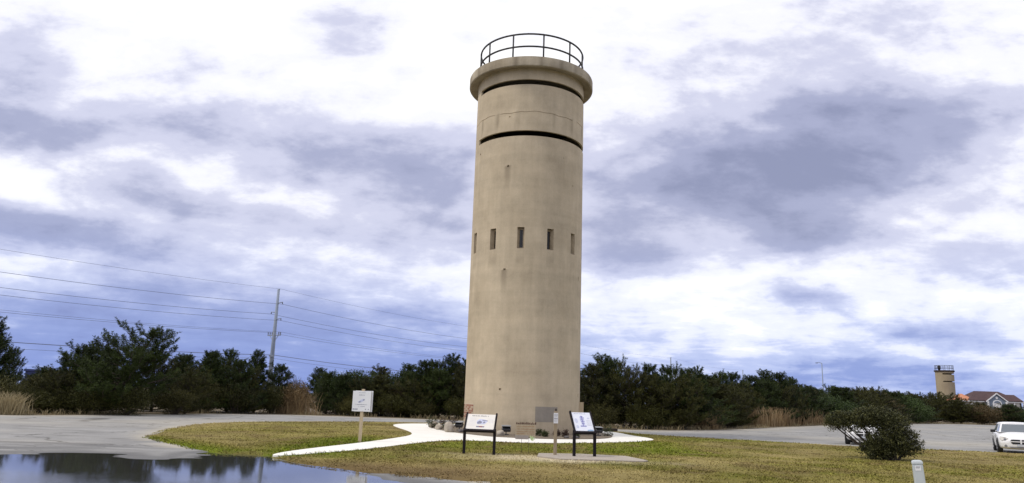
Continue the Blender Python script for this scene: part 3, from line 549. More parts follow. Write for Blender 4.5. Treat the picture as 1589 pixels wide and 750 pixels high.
def post_sign():
    t = root('notice_post', (1.52, 23.35, .080), R(2), 'weathered wooden post with narrow white notice on the concrete pad', 'sign post'); rg = random.Random(6)
    MB().box(-.048, .048, -.048, .048, 0, 1.30).build('post', 'post_wood', t, bevel=.006); m = Matrix.Translation((0, -.054, 0))
    MB().box(-.068, .068, -.006, .004, .93, 1.24, m).build('notice', 'placard', t); MB().tube([(0, 0, 1.299), (0, 0, 1.34), (0, 0, 1.37)], [.036, .036, .015], 10).build('cap', 'dark_wood', t)
    g = MB()
    for z, h in ((1.20, .012), (1.165, .026), (1.12, .012), (1.06, .034), (1.03, .012), (1.0, .012), (.97, .012)): glyph_row(g, rg, -.055, .055, z, h, Matrix.Translation((0, -.0605, 0)))
    g.build('lettering', 'ink_grey', t)
post_sign()
def board_sign():
    t = root('board_sign', (-5.14, 27.1, .036), R(-4), 'square white sign board on a pale wooden post beside the footpath', 'sign'); rg = random.Random(8)
    MB().box(-.05, .05, -.05, .05, 0, 1.84).build('post', 'pale_wood', t, bevel=.006)
    f = MB().box(-.35, .31, -.066, -.052, 1.06, 1.77).build('front_board', 'placard', t, bevel=.003); MB().box(-.29, .35, .052, .068, 1.05, 1.78).build('back_board', 'placard', t, bevel=.003)
    MB().box(.26, .30, -.05, .05, 1.08, 1.76).build('side_batten', 'grey_board', t)
    g = MB(); I = Matrix.Translation((0, -.0665, 0))
    glyph_row(g, rg, -.15, .10, 1.705, .014, I); glyph_row(g, rg, -.14, .09, 1.62, .026, I); glyph_row(g, rg, -.24, .20, 1.29, .020, I); glyph_row(g, rg, -.15, .11, 1.225, .018, I); g.build('lettering', 'ink_grey', t)
    g = MB(); T2 = Matrix.Translation((0, -.0685, 0)); g.poly([(-.14, 1.36), (-.07, 1.36), (.07, 1.43), (.10, 1.49), (.04, 1.50), (-.06, 1.46), (-.10, 1.42), (-.15, 1.41)], .002, T2); g.build('drawing', 'ink_pale', t)
    g = MB(); T3 = Matrix.Translation((0, -.0695, 0)); g.poly([(-.13, 1.37), (-.08, 1.37), (-.03, 1.40), (-.10, 1.41)], .001, T3); g.poly([(.02, 1.44), (.08, 1.45), (.09, 1.485), (.04, 1.48)], .001, T3); g.build('drawing_detail', 'ink_grey', t)
    g = MB()
    for cx in (-.30, -.235, -.17): g.poly([(cx-.018, 1.11), (cx+.018, 1.11), (cx+.022, 1.15), (cx, 1.165), (cx-.022, 1.15)], .002, T2)
    for cx, r in ((.14, .025), (.24, .022)): g.poly([(cx-r, 1.12), (cx+r, 1.12), (cx+.2*r, 1.165)], .002, T2)
    g.build('logo_row', 'ink_grey', t)
board_sign()
def stake_sign():
    t = root('yard_sign', (.62, 23.95, .036), R(3), 'small tan yard sign with dark lettering on two thin wire legs', 'sign'); rg = random.Random(12)
    MB().box(-.315, .315, -.006, .006, .52, .96).build('board', 'tan_board', t); MB().box(-.315, .10, -.010, -.0065, .44, .56).build('lower_strip', 'grey_board', t)
    for x in (-.115, .115): MB().tube([(x, .010, 0), (x, .010, .95)], .0055, 6).build('wire_leg', 'black_iron', t)
    MB().tube([(-.115, .010, .30), (.115, .010, .30)], .0045, 6).build('wire_crossbar', 'black_iron', t)
    g = MB(); T2 = Matrix.Translation((0, -.009, 0))
    x = -.30
    while x < .29:
        w = rg.uniform(.025, .05); h = rg.uniform(.035, .075); g.poly([(x, .90), (x+w*.8, .885), (x+w, .90+h*.8), (x+w*.3, .90+h)], .002, T2); x += w+.008
    g.build('title_lettering', 'ink_brown', t)
    g = MB(); I = Matrix.Translation((0, -.0075, 0))
    for z in (.82, .74, .66, .60): glyph_row(g, rg, -.28, .28, z, .024, I)
    g.build('lettering', 'ink_rust', t)
    g = MB(); T3 = Matrix.Translation((0, -.0125, 0))
    for a in (-50, -15, 20, 55, 90): c, s_ = math.cos(R(a)), math.sin(R(a)); g.poly([(.16, .46), (.16+.06*c-.025*s_, .47+.05*s_+.02*c), (.17+.16*c, .47+.10*s_), (.16+.06*c+.025*s_, .465+.05*s_-.02*c)], .002, T3 @ Matrix.Translation((0, -.0008*(a+60)/35, 0)))
    g.build('leaf_emblem', 'leaf_lime_print', t)
stake_sign()
def pedestal():
    t = root('utility_pedestal', (8.92, 16.55, .034), R(-6), 'grey plastic utility pedestal with white label standing in the lawn', 'utility box'); t.scale = (.82, .82, 1); t.rotation_euler = (0, R(-3.5), R(-20))
    mb = MB()
    for z, w in ((0, .125), (.56, .118)): mb.v += [(-w, -w*.8, z), (w, -w*.8, z), (w, w*.8, z), (-w, w*.8, z)]
    mb.f = [(0, 1, 5, 4), (1, 2, 6, 5), (2, 3, 7, 6), (3, 0, 4, 7), (0, 3, 2, 1), (4, 5, 6, 7)]; mb.build('housing', 'pedestal', t, bevel=.012)
    c = MB(); ws = ((.561, .126, .102), (.60, .126, .102), (.635, .105, .084), (.645, .06, .05))
    for z, w, d in ws: c.v += [(-w, -d, z), (w, -d, z), (w, d, z), (-w, d, z)]
    for i in range(3): c.f += [(i*4+k, i*4+(k+1) % 4, i*4+4+(k+1) % 4, i*4+4+k) for k in range(4)]
    c.f += [(3, 2, 1, 0), (12, 13, 14, 15)]; c.build('cap', 'pedestal', t, bevel=.006); MB().box(-.075, .06, -.1025, -.0985, .43, .53).build('label_plate', 'placard', t)
    g = MB(); g.box(-.06, .045, -.1045, -.1028, .50, .512); g.box(-.06, .03, -.1045, -.1028, .48, .486); g.build('label_lettering', 'ink', t)
pedestal()

# ------------------------------------------------------------------ planting bed
def rock(loc, s, m, label, seed, group=None):
    bm = bmesh.new(); bmesh.ops.create_icosphere(bm, subdivisions=3, radius=1); rg = random.Random(seed)
    planes = [(Vector((rg.gauss(0, 1), rg.gauss(0, 1), rg.gauss(0, .8))).normalized(), rg.uniform(.62, .9)) for _ in range(12)]
    for v in bm.verts:
        for n, d in planes:
            k = v.co.dot(n)-d
            if k > 0: v.co -= n*k*.85
        v.co += v.co.normalized()*(.03*math.sin(v.co.x*9+seed)*math.cos(v.co.y*8)); v.co.x *= s[0]; v.co.y *= s[1]; v.co.z *= s[2]
    me = bpy.data.meshes.new('rock'); bm.to_mesh(me); bm.free(); o = link_mesh('rock', me, m); o.location = (loc[0], loc[1], .088+s[2]*.55); o.rotation_euler = (0, 0, rg.uniform(0, 6)); tag(o, label, 'rock', group); me.shade_smooth()
rock((-2.75, 37.05), (.36, .30, .30), 'rock_pale', 'large pale boulder in the planting bed by the tower foot', 1)
rock((-3.45, 39.4), (.24, .2, .16), 'rock_pale', 'small pale rock among the plants in the planting bed', 2)
rock((-2.15, 36.6), (.16, .14, .10), 'rock_dark', 'small dark rock beside the large pale boulder', 3)
rock((-4.0, 41.8), (.30, .24, .22), 'rock_pale', 'tan boulder at the pointed end of the planting bed', 4)
rock((-.22, 34.6), (.22, .2, .17), 'rock_pale', 'whitish rock beside the floodlight behind the cream panel', 5)
rock((3.15, 34.35), (.20, .16, .07), 'rock_dark', 'flat dark stone on the bed soil behind the notice post', 6)
rock((2.75, 34.5), (.26, .14, .06), 'rock_dark', 'long low dark stone on the bed soil', 7)
def floodlight(loc, rz, label):
    t = root('floodlight', loc, rz, label, 'floodlight', None); t.scale = (.82, .82, .82)
    MB().box(-.15, .15, -.1, .1, 0, .05).build('base', 'lamp_housing', t, bevel=.01); MB().tube([(0, 0, .04), (0, 0, .22)], .03, 8).build('stem', 'lamp_housing', t)
    m = Matrix.Translation((0, 0, .34)) @ Matrix.Rotation(R(40), 4, 'X'); MB().box(-.24, .24, -.16, .12, -.10, .12, m).build('housing', 'lamp_housing', t, bevel=.02); MB().box(-.21, .21, -.14, .10, .121, .13, m).build('lens', 'glass_dark', t)
    MB().box(-.26, .26, -.18, .20, .10, .12, Matrix.Translation((0, .02, .40)) @ Matrix.Rotation(R(8), 4, 'X')).build('hood', 'lamp_top', t, bevel=.006)
floodlight((.02, 35.2, .086), R(10), 'black floodlight with grey hood behind the cream panel'); floodlight((-2.35, 38.6, .086), R(-30), 'black floodlight with grey hood beside the large pale boulder'); floodlight((4.55, 37.6, .086), R(25), 'black floodlight with grey hood beside the round green shrub')
o = MB().box(-.6, .6, -.1, .1, 0, .16).build('landscape_timber', 'dark_wood', None, bevel=.01); o.location = (6.05, 45.4, .056); o.rotation_euler = (0, 0, R(12)); tag(o, 'dark landscape timber lying beyond the right end of the walk', 'timber')

# ------------------------------------------------------------------ vegetation builders
def rand_unit(rg, n):
    v = rg.normal(size=(n, 3)); return v/np.linalg.norm(v, axis=1, keepdims=True)
def pine_meshes(seed, h, w, dens=1.0, power=.75, low=.04, skew=0.0):
    rg = np.random.default_rng(seed); tm = MB(); lean = rg.normal(0, .05, 2)*h
    tp = lambda z: np.array([lean[0]*(z/h)**1.6 + skew*z/h, lean[1]*(z/h)**1.6, z])
    zz = np.linspace(-.08, h*.97, 9); tm.tube([tp(max(z, 0)) + (0, 0, min(z, 0)) for z in zz], [max(.012, .022*h*(1-z/h)**.9+.012) for z in np.maximum(zz, 0)], 8)
    sp, sdn, sl = [], [], []
    def shoot(p, d, l): sp.append(p); sdn.append(d/np.linalg.norm(d)); sl.append(l)
    nw = int(h/.34); up = np.array([0, 0, 1.0])
    for i in range(nw):
        f = low + (.95-low)*(i+rg.uniform(-.3, .3))/nw; f = min(max(f, low), .95); z = f*h
        L_ = w*.5*((1-f)**power)
        if f < .16: L_ *= .88
        nb = int(rg.integers(5, 8)) if f < .75 else int(rg.integers(3, 5)); ph = rg.uniform(0, 6.28)
        for k in range(nb):
            a = ph + 6.283*k/nb + rg.normal(0, .25); ll = max(.32, L_*rg.uniform(.55, 1.30)); out = np.array([math.cos(a), math.sin(a), 0]); rise = rg.uniform(.10, .42)*(1 + f*1.2)
            p0 = tp(z); pts = [p0]; n = max(3, int(ll/.34))
            for q in range(1, n+1):
                t = q/n; pts.append(p0 + out*ll*t*(1-.10*t) + up*ll*(rise*t*t*.8 + .04*t) + rg.normal(0, .035, 3))
            tm.tube(pts, [max(.007, .016*ll*(1-t_)+.007) for t_ in np.linspace(0, 1, len(pts))], 4, False)
            for q in range(1, n+1):
                t = q/n; dr = pts[q]-pts[q-1]; dr = dr/np.linalg.norm(dr)
                if t < .25 and rg.random() < .6: continue
                for _ in range(int(round((.8+1.9*t)*dens))):
                    sdv = np.cross(dr, up)*rg.choice((-1, 1))*rg.uniform(.3, 1.1) + dr*rg.uniform(.25, .9) + up*rg.uniform(.0, .7); sdv /= np.linalg.norm(sdv); ls = rg.uniform(.30, .58)
                    b = pts[q-1] + (pts[q]-pts[q-1])*rg.random(); e = b + sdv*ls; shoot(b + sdv*.06, sdv + up*.30, ls)
                    if rg.random() < .55: s2 = sdv*.6 + rg.normal(0, .4, 3) + up*.75; shoot(b+sdv*ls*.6, s2, rg.uniform(.22, .42))
            shoot(pts[-1]-dr*.05, pts[-1]-pts[-2] + up*.22*np.linalg.norm(pts[-1]-pts[-2]), rg.uniform(.34, .62))
            if rg.random() < .7: shoot(pts[-1]-dr*.15, dr*.4 + up + rg.normal(0, .2, 3), rg.uniform(.28, .50))
    for f in (.86, .90, .94, .975):
        for _ in range(3): a = rg.uniform(0, 6.28); shoot(tp(h*f), np.array([math.cos(a), math.sin(a), rg.uniform(.7, 1.4)]), rg.uniform(.28, .46))
    shoot(tp(h*.90), up, .55)
    P, D, Ls = np.array(sp), np.array(sdn), np.array(sl); n = len(P); K = 46
    t = rg.random((n, K)); t[:, :8] = rg.uniform(.88, 1.0, (n, 8)); ax = np.repeat(D, K, 0); r = rand_unit(rg, n*K); r -= ax*np.sum(r*ax, 1, keepdims=True); r /= np.linalg.norm(r, axis=1, keepdims=True) + 1e-9
    fwd = np.where(t.ravel() > .87, rg.uniform(.6, 2.2, n*K), rg.uniform(.35, .9, n*K))[:, None]; nd = ax*fwd + r; nd /= np.linalg.norm(nd, axis=1, keepdims=True)
    b = np.repeat(P, K, 0) + ax*(t.ravel()*np.repeat(Ls, K))[:, None]; ln = rg.uniform(.08, .135, n*K)[:, None]; side = np.cross(nd, rand_unit(rg, n*K)); side /= np.linalg.norm(side, axis=1, keepdims=True) + 1e-9
    wd = rg.uniform(.009, .015, n*K)[:, None]; V = np.stack([b-side*wd*.6, b+side*wd*.6, b+nd*ln+side*wd*.5, b+nd*ln-side*wd*.5], 1)
    shade = np.repeat(rg.uniform(.0, .6, n), K) + rg.uniform(-.08, .32, n*K) + .12*(t.ravel() > .8)  # needles near shoot ends tinted paler, sunlit tips put into the colour
    return tm, fast_mesh('crown', V, 4, attr=np.clip(shade, 0, 1))
def shrub_meshes(seed, lobes, nclu, leaf, per=14, spread=.16, stems=5, base=(0, 0), stem_r=.03, droop=.0, lw=.42):
    """lobes: (x,y,z,rx,ry,rz) leafy masses; leaves stand in sprays round twig ends"""
    rg = np.random.default_rng(seed); lb = np.array(lobes, float); vol = (lb[:, 3]*lb[:, 4]*lb[:, 5])**.72; pick = rg.choice(len(lb), nclu, p=vol/vol.sum()); u = rand_unit(rg, nclu); rad = rg.random(nclu)**.42
    # lumpy outline
    rad *= 1 + .20*np.sin(u[:, 0]*7+pick*2)*np.sin(u[:, 2]*6+pick) + rg.normal(0, .07, nclu)
    c = lb[pick, :3] + u*rad[:, None]*lb[pick, 3:]; c[:, 2] = np.maximum(c[:, 2], .04 + .05*rg.random(nclu)); ax = u + rg.normal(0, .35, (nclu, 3)) + np.array([0, 0, .45-droop]); ax /= np.linalg.norm(ax, axis=1, keepdims=True)
    K = per; A = np.repeat(ax, K, 0); off = rg.normal(0, 1, (nclu*K, 3))*spread*.45 + A*(rg.random(nclu*K)[:, None]*spread*1.6); b = np.repeat(c, K, 0) + off; b[:, 2] = np.maximum(b[:, 2], .02)
    d = A*rg.uniform(.3, 1.2, (nclu*K, 1)) + rand_unit(rg, nclu*K)*.8; d /= np.linalg.norm(d, axis=1, keepdims=True); s = np.cross(d, rand_unit(rg, nclu*K)); s /= np.linalg.norm(s, axis=1, keepdims=True)+1e-9
    l = leaf*rg.uniform(.65, 1.3, (nclu*K, 1)); V = np.stack([b, b+d*l*.5+s*l*lw*.5, b+d*l, b+d*l*.5-s*l*lw*.5], 1)
    sh = np.repeat(rg.uniform(.0, .6, nclu), K) + rg.uniform(-.1, .4, nclu*K); me = fast_mesh('crown', V, 4, attr=np.clip(sh, 0, 1))
    tm = MB(); big = rg.choice(len(lb), max(stems, 1)); k = 0
    for i in list(range(len(lb))) + list(big):
        e = lb[i, :3] + rand_unit(rg, 1)[0]*lb[i, 3:]*.55; a = rg.uniform(0, 6.28); p0 = np.array([base[0]+.12*math.cos(a)*stem_r/.03, base[1]+.12*math.sin(a)*stem_r/.03, -.05]); mid = p0*.45 + e*.55 + np.array([rg.normal(0, .06), rg.normal(0, .06), -.1*e[2]])
        tm.tube([p0, p0*.75+mid*.25+np.array([0, 0, .06]), mid, e], [stem_r, stem_r*.8, stem_r*.55, stem_r*.2], 6, False)
    return tm, me
PROTO = {}
def proto(key, meshes, leafmat, name):
    tm, cm = meshes; o = tm.build('trunk', 'bark'); me = o.data; bpy.data.objects.remove(o); me.shade_smooth(); cm.materials.append(MATS[leafmat]); PROTO[key] = (me, cm, name)
def plant(key, x, y, h, w, label, cat, group=None, rz=None, z=.02, rg=random.Random(77)):
    """one plant: own root at its foot, its trunk and crown share the prototype's meshes (prototypes are 1 m tall and 1 m wide units of PH, PW)"""
    tm, cm, name = PROTO[key]; ph, pw = PDIM[key]; r = root(name, (x, y, z), rg.uniform(0, 6.28) if rz is None else rz, label, cat, group); r.scale = (w/pw, w/pw, h/ph)
    for n, me in (('trunk', tm), ('crown', cm)): o = bpy.data.objects.new(n, me); C.objects.link(o); o.parent = r
    return r
PDIM = {}
for k, (sd_, h, w, de, pw, lw_, lm, sk) in {'pine_broad': (11, 5.2, 6.6, 1.6, .60, .03, 'pine_needles', 2.2), 'pine_a': (12, 5.0, 4.2, 1.1, .80, .03, 'pine_needles', .1), 'pine_b': (23, 4.6, 4.6, 1.1, .66, .03, 'pine_needles', -.2), 'pine_c': (34, 5.2, 3.4, 1.1, .85, .04, 'pine_needles', 0), 'pine_d': (45, 4.2, 4.8, 1.1, .55, .02, 'pine_olive', .2), 'pine_e': (56, 5.0, 4.0, 1.1, .70, .03, 'pine_olive', 0)}.items():
    proto(k, pine_meshes(sd_, h, w, de, pw, lw_, sk), lm, 'pine_tree'); PDIM[k] = (h, w)
def lobes_rand(seed, h, w, n):
    rg = np.random.default_rng(seed); L_ = []
    for i in range(n):
        a = rg.uniform(0, 6.28); f = rg.random()**.6; r = w*.5*f*.62; z = h*(.18 + .58*rg.random()*(1-.35*f)); L_.append((r*math.cos(a), r*math.sin(a), z, w*rg.uniform(.16, .26), w*rg.uniform(.16, .26), h*rg.uniform(.16, .24)))
    L_.append((0, 0, h*.42, w*.34, w*.34, h*.38)); return L_
for k, (sd_, h, w, nl, nc, lf, lm, nm) in {'shrub_a': (3, 2.6, 3.6, 9, 900, .10, 'shrub_leaves', 'shrub'), 'shrub_b': (4, 2.2, 3.2, 8, 800, .10, 'pine_olive', 'shrub'), 'oak_a': (6, 4.2, 4.6, 14, 1500, .12, 'oak_leaves', 'broadleaf_tree'), 'oak_b': (7, 4.0, 4.4, 12, 1400, .12, 'oak_leaves', 'broadleaf_tree'), 'brown_a': (8, 3.4, 3.2, 9, 800, .10, 'brown_leaves', 'bare_brown_shrub'), 'brown_b': (18, 2.8, 3.2, 9, 1100, .13, 'tan_leaves', 'tan_bush')}.items():
    proto(k, shrub_meshes(sd_, lobes_rand(sd_, h, w, nl), nc, lf, 14, .22, 6, stem_r=.05), lm, nm); PDIM[k] = (h, w)

# ------------------------------------------------------------------ trees round the lot
GL, GM, GR, GF = 'pines behind the puddle side of the lot', 'trees between the pole and the tower', 'trees beyond the tower on the plywood cover side', 'far trees below the second tower'
T = []
# key, x, y, h, w, label, group
T += [('pine_broad', -25.3, 47.3, 5.35, 8.6, 'biggest broad dark pine spreading over the puddle side of the lot', None),
      ('pine_c', -33.2, 48.5, 5.9, 3.6, 'tall narrow pine at the end of the tree row beside the blue building', None), ('pine_b', -35.3, 53.5, 4.1, 3.0, 'small dark pine in front of the blue building', None),
      ('pine_b', -27.2, 48.2, 4.1, 4.4, None, GL), ('pine_a', -22.9, 57.5, 4.5, 3.6, None, GL), ('pine_b', -20.4, 57.6, 3.9, 3.6, None, GL), ('pine_a', -22.2, 60.5, 4.8, 3.4, None, GL), ('pine_c', -23.9, 61.0, 4.6, 3.4, None, GL), ('pine_c', -20.3, 61.2, 4.9, 3.0, None, GL),
      ('pine_b', -18.6, 61.8, 3.8, 3.8, None, GL), ('pine_d', -25.6, 55.0, 4.0, 4.4, None, GL), ('pine_a', -29.5, 56, 4.2, 4.2, None, GL), ('pine_d', -20.2, 58.6, 2.6, 3.4, None, GL), ('pine_b', -22.6, 55.9, 2.8, 3.4, None, GL), ('pine_d', -27.0, 45.6, 2.4, 3.6, None, GL), ('pine_e', -40.5, 55, 5.0, 4.4, None, GL), ('pine_a', -41, 50, 5.2, 4.4, None, GL), ('pine_b', -47, 47, 5.0, 5, None, GL)]
T += [('pine_b', -24.6, 57.0, 4.0, 4.4, None, GL), ('pine_d', -22.0, 52.2, 3.0, 3.4, None, GL), ('pine_b', -29.0, 47.5, 2.6, 3.6, None, GL), ('pine_a', -25.9, 60, 4.3, 4, None, GL), ('pine_d', -20.9, 59.4, 3.6, 4.2, None, GL), ('pine_b', -28.5, 52.5, 4.3, 4.4, None, GL)]
T += [('oak_a', -12.3, 64.5, 4.35, 5.4, 'rounded bright green broadleaf tree behind the white sign board', None), ('oak_b', -9.4, 66.5, 4.1, 4.6, None, GM), ('oak_b', -7.0, 66.2, 4.0, 4.0, None, GM), ('pine_b', -8.1, 64.0, 3.6, 4.2, None, GM), ('pine_a', -6.9, 63.5, 4.6, 3.8, None, GM), ('pine_c', -4.9, 64.5, 5.3, 3.6, None, GM), ('pine_a', -3.6, 65.5, 5.0, 3.4, None, GM),
      ('pine_b', -5.6, 62.8, 3.9, 4.2, None, GM), ('pine_d', -3.3, 62.6, 4.2, 4.2, None, GM), ('pine_e', -10.3, 62.9, 3.3, 4.2, None, GM), ('pine_b', -13.6, 62.9, 3.2, 3.8, None, GM), ('pine_c', -17.4, 71, 4.0, 3.4, None, GM), ('pine_d', -1, 63, 4.6, 4.6, None, GM), ('pine_a', 1.8, 62, 4.8, 4.4, None, GM), ('pine_e', -12, 70, 4.2, 5, None, GM)]
T += [('oak_a', -14.6, 66.5, 4.0, 4.4, None, GM), ('pine_d', -11.6, 62.6, 2.9, 3.8, None, GM), ('pine_b', -6.3, 66, 4.7, 4, None, GM), ('pine_a', -8.7, 66.5, 4.4, 4, None, GM), ('pine_d', -7.6, 62.4, 3.0, 4, None, GM), ('pine_b', -15.2, 64.2, 3.4, 3.6, None, GM)]
T += [('pine_b', 8.2, 58.2, 4.9, 4.2, None, GR), ('pine_d', 12.4, 54.9, 3.6, 4.2, None, GR), ('pine_a', 16.4, 63.5, 4.2, 4, None, GR), ('pine_b', 20.7, 67.8, 4.3, 4.6, None, GR), ('pine_d', 18.3, 63.4, 3.4, 4.2, None, GR)]
T += [('pine_b', 5.3, 56.8, 4.0, 4.2, None, GR), ('pine_c', 7.3, 55.5, 5.1, 3.6, 'tallest pine close beside the tower on its plywood cover side', None), ('pine_e', 6.3, 54.0, 4.3, 4.0, None, GR), ('pine_d', 8.9, 54.3, 4.2, 4.4, None, GR), ('pine_a', 10.7, 55.8, 4.5, 3.6, None, GR), ('pine_b', 12.0, 56.0, 4.4, 4.4, None, GR), ('pine_d', 10.6, 54.0, 3.4, 4.4, None, GR), ('pine_a', 13.6, 58.2, 4.4, 3.6, None, GR), ('pine_c', 15.1, 60.2, 4.7, 2.6, None, GR),
      ('pine_b', 14.6, 57.6, 3.5, 4.6, None, GR), ('pine_e', 17.2, 62.6, 3.8, 4.4, None, GR), ('pine_b', 19.2, 65.5, 3.8, 4.2, None, GR), ('pine_d', 20.4, 64.4, 3.2, 4.6, None, GR), ('pine_a', 22.1, 69, 4.7, 4.0, None, GR), ('pine_b', 23.6, 71, 4.8, 5.0, None, GR), ('pine_d', 22.8, 68.2, 3.5, 4.6, None, GR), ('pine_a', 26.6, 75, 4.8, 4.6, None, GR), ('pine_e', 25.4, 72.8, 3.9, 4.6, None, GR), ('pine_c', 29.7, 78.5, 5.6, 4.2, None, GR), ('pine_b', 28.8, 76.6, 4.4, 5.0, None, GR), ('pine_a', 32.4, 82.5, 5.5, 5.0, None, GR), ('pine_d', 31.2, 80.0, 4.2, 5, None, GR), ('pine_b', 35.2, 87, 5.2, 5.4, None, GR), ('pine_d', 34.2, 84.6, 4.1, 5, None, GR)]
rgT = random.Random(21)
far_line = [(38, 93.5, 5.2), (41.5, 97.5, 5.0), (45, 102, 5.2), (49, 107, 5.1), (53, 112, 5.2), (57, 117, 5.4), (61.5, 122.5, 5.6), (66, 128, 5.6), (70.5, 133.5, 5.9), (75, 139, 5.9), (79.5, 144.5, 6.0), (84, 149, 6.0), (88.5, 149.5, 5.8), (93, 148.5, 5.6), (97.5, 147.5, 4.9), (102, 147, 4.5), (106.5, 146, 4.4), (111, 145, 4.4), (116, 144, 4.4)]
for i, (x, y, h) in enumerate(far_line):
    for r_ in range(2):
        k = ('pine_b', 'pine_d', 'oak_b', 'pine_e', 'pine_a', 'brown_a', 'pine_d')[(i*2+r_*3) % 7]; T.append((k, x + r_*1.6*(-.8) + rgT.uniform(-1, 1), y + r_*6 + rgT.uniform(-.8, .8), h*rgT.uniform(.86, 1.0)*(1 if r_ else .9), rgT.uniform(6.4, 8.0), None, GF))
for i in range(14): T.append((('pine_b', 'pine_a', 'pine_d')[i % 3], 38+5.8*i + rgT.uniform(-1, 1), 100+min(62, 6.2*i) + 9, (5.6 if i < 9 else 4.5)*rgT.uniform(.9, 1.05), 6.6, None, GF))
WHERE = {GL: ((-.60, 'beside the dark blue building'), (-.45, 'around the biggest broad pine'), (-.36, 'between the biggest broad pine and the utility pole'), (9, 'beside the steel utility pole')),
         GM: ((-.20, 'near the brown reeds'), (-.115, 'behind the white sign board'), (9, 'close to the tower on its brick patch side')),
         GR: ((.16, 'next to the tower on its plywood cover side'), (.265, 'below the far utility poles'), (.36, 'above the bank of tall tan grass'), (9, 'at the end of the tall tan grass')),
         GF: ((.465, 'around the slim street light'), (.555, 'in the tree line behind the lawn bush'), (.625, 'below the second tower'), (9, 'before the far clubhouse'))}
def tree_label(k, x, y, h, grp):
    kind = {'pine_d': 'olive green pine', 'pine_e': 'olive green pine', 'oak_a': 'rounded green broadleaf tree', 'oak_b': 'rounded green broadleaf tree', 'brown_a': 'brownish bare shrub'}.get(k, 'dark green pine')
    lo, hi = (5.0, 5.6) if grp == GF else (3.7, 4.5); size = 'low' if h < lo else 'tall' if h > hi else 'middling'
    return size + ' ' + kind + ' ' + next(p for lim, p in WHERE[grp] if x/y < lim)
for k, x, y, h, w, lab, grp in T:
    if k != 'pine_broad': w *= 1.15
    if grp == GR and 18.5 < x < 36: x, y = x-2.0, y+1.4
    lab2 = lab or tree_label(k, x, y, h, grp)
    plant(k, x, y, h, w, lab2, 'shrub' if k == 'brown_a' else 'tree', lab2 if grp else None, rz=0 if k == 'pine_broad' else None)
SH = [('shrub_b', -25.4, 45.5, 1.7, 3.0), ('shrub_b', -23.2, 46.6, 1.8, 3.0), ('shrub_a', -22.0, 50.6, 1.9, 3.0), ('shrub_b', -27.2, 44.3, 1.5, 2.6), ('shrub_a', -29.2, 43.6, 2.3, 3.4), ('shrub_b', -31.8, 44.6, 2.9, 3.6), ('shrub_a', -34.5, 43.5, 2.7, 3.6), ('shrub_a', -28.2, 46.0, 2.6, 3.0), ('shrub_b', -37.5, 42, 2.6, 3.6), ('shrub_a', -22.0, 55.8, 2.6, 3.0), ('shrub_b', -20.2, 56.9, 2.4, 3.0), ('shrub_b', -18.6, 60.0, 2.3, 2.6), ('shrub_a', -12.4, 61.5, 1.9, 3.0), ('shrub_b', -9.2, 61.6, 2.0, 3.2), ('shrub_a', -6.8, 61.4, 1.7, 2.8), ('shrub_b', -3.8, 61.0, 1.8, 2.8), ('shrub_a', 6.6, 52.6, 1.9, 2.8), ('shrub_b', 9.4, 53.0, 1.7, 2.8), ('shrub_a', 12.4, 54.3, 1.7, 2.8), ('shrub_b', 18.3, 62.6, 1.9, 2.6), ('shrub_a', 16.6, 60.0, 2.0, 2.6)]
for k, x, y, h, w in SH:
    wh = 'near the dry grass clumps at the lot edge' if x < -26 else 'between the biggest pine and the brown reeds' if x < -18 else 'under the trees behind the white sign board' if x < 0 else 'under the pines beyond the tower'
    plant(k, x, y, h, w, ('low olive leafy shrub ' if k == 'shrub_a' else 'low dark olive shrub ') + wh, 'shrub', ('low olive leafy shrubs ' if k == 'shrub_a' else 'low dark olive shrubs ') + wh)
for x, y, h, w, lab in ((-17.5, 62.0, 3.4, 2.4, 'bare brown bush standing over the tan reeds near the utility pole'), (-9.1, 63.4, 3.4, 2.2, 'bare brown bush behind the white sign board')): plant('brown_a', x, y, h, w, lab, 'bush')
# the clipped, wind-leaning bush on the lawn
tm, cm = shrub_meshes(91, [(-1.45, .1, 1.86, .90, .75, .40), (-.85, -.15, 1.98, .65, .7, .42), (-.35, .1, 2.06, .70, .75, .42), (.20, 0, 1.70, .70, .8, .55), (0, -.1, .95, .95, .85, .62), (.68, .05, .98, .55, .6, .55), (-.62, -.15, .50, .50, .6, .38), (-.30, -.1, .42, .6, .6, .32), (.30, .1, .45, .45, .5, .36), (-1.95, .1, 1.78, .44, .45, .32), (-2.2, 0, 1.64, .25, .3, .2), (.92, 0, .60, .30, .35, .22)], 3000, .078, 15, .11, 12, (.15, 0), .055, lw=.46)
cm.materials.append(MATS['myrtle_leaves']); r = root('bush', (13.45, 26.9, .036), R(-24), 'wind-leaning olive evergreen bush alone on the lawn before a white car', 'bush'); r.scale = (.80, .80, .71); tm.build('trunk', 'bark', r, True); link_mesh('crown', cm, None, r)
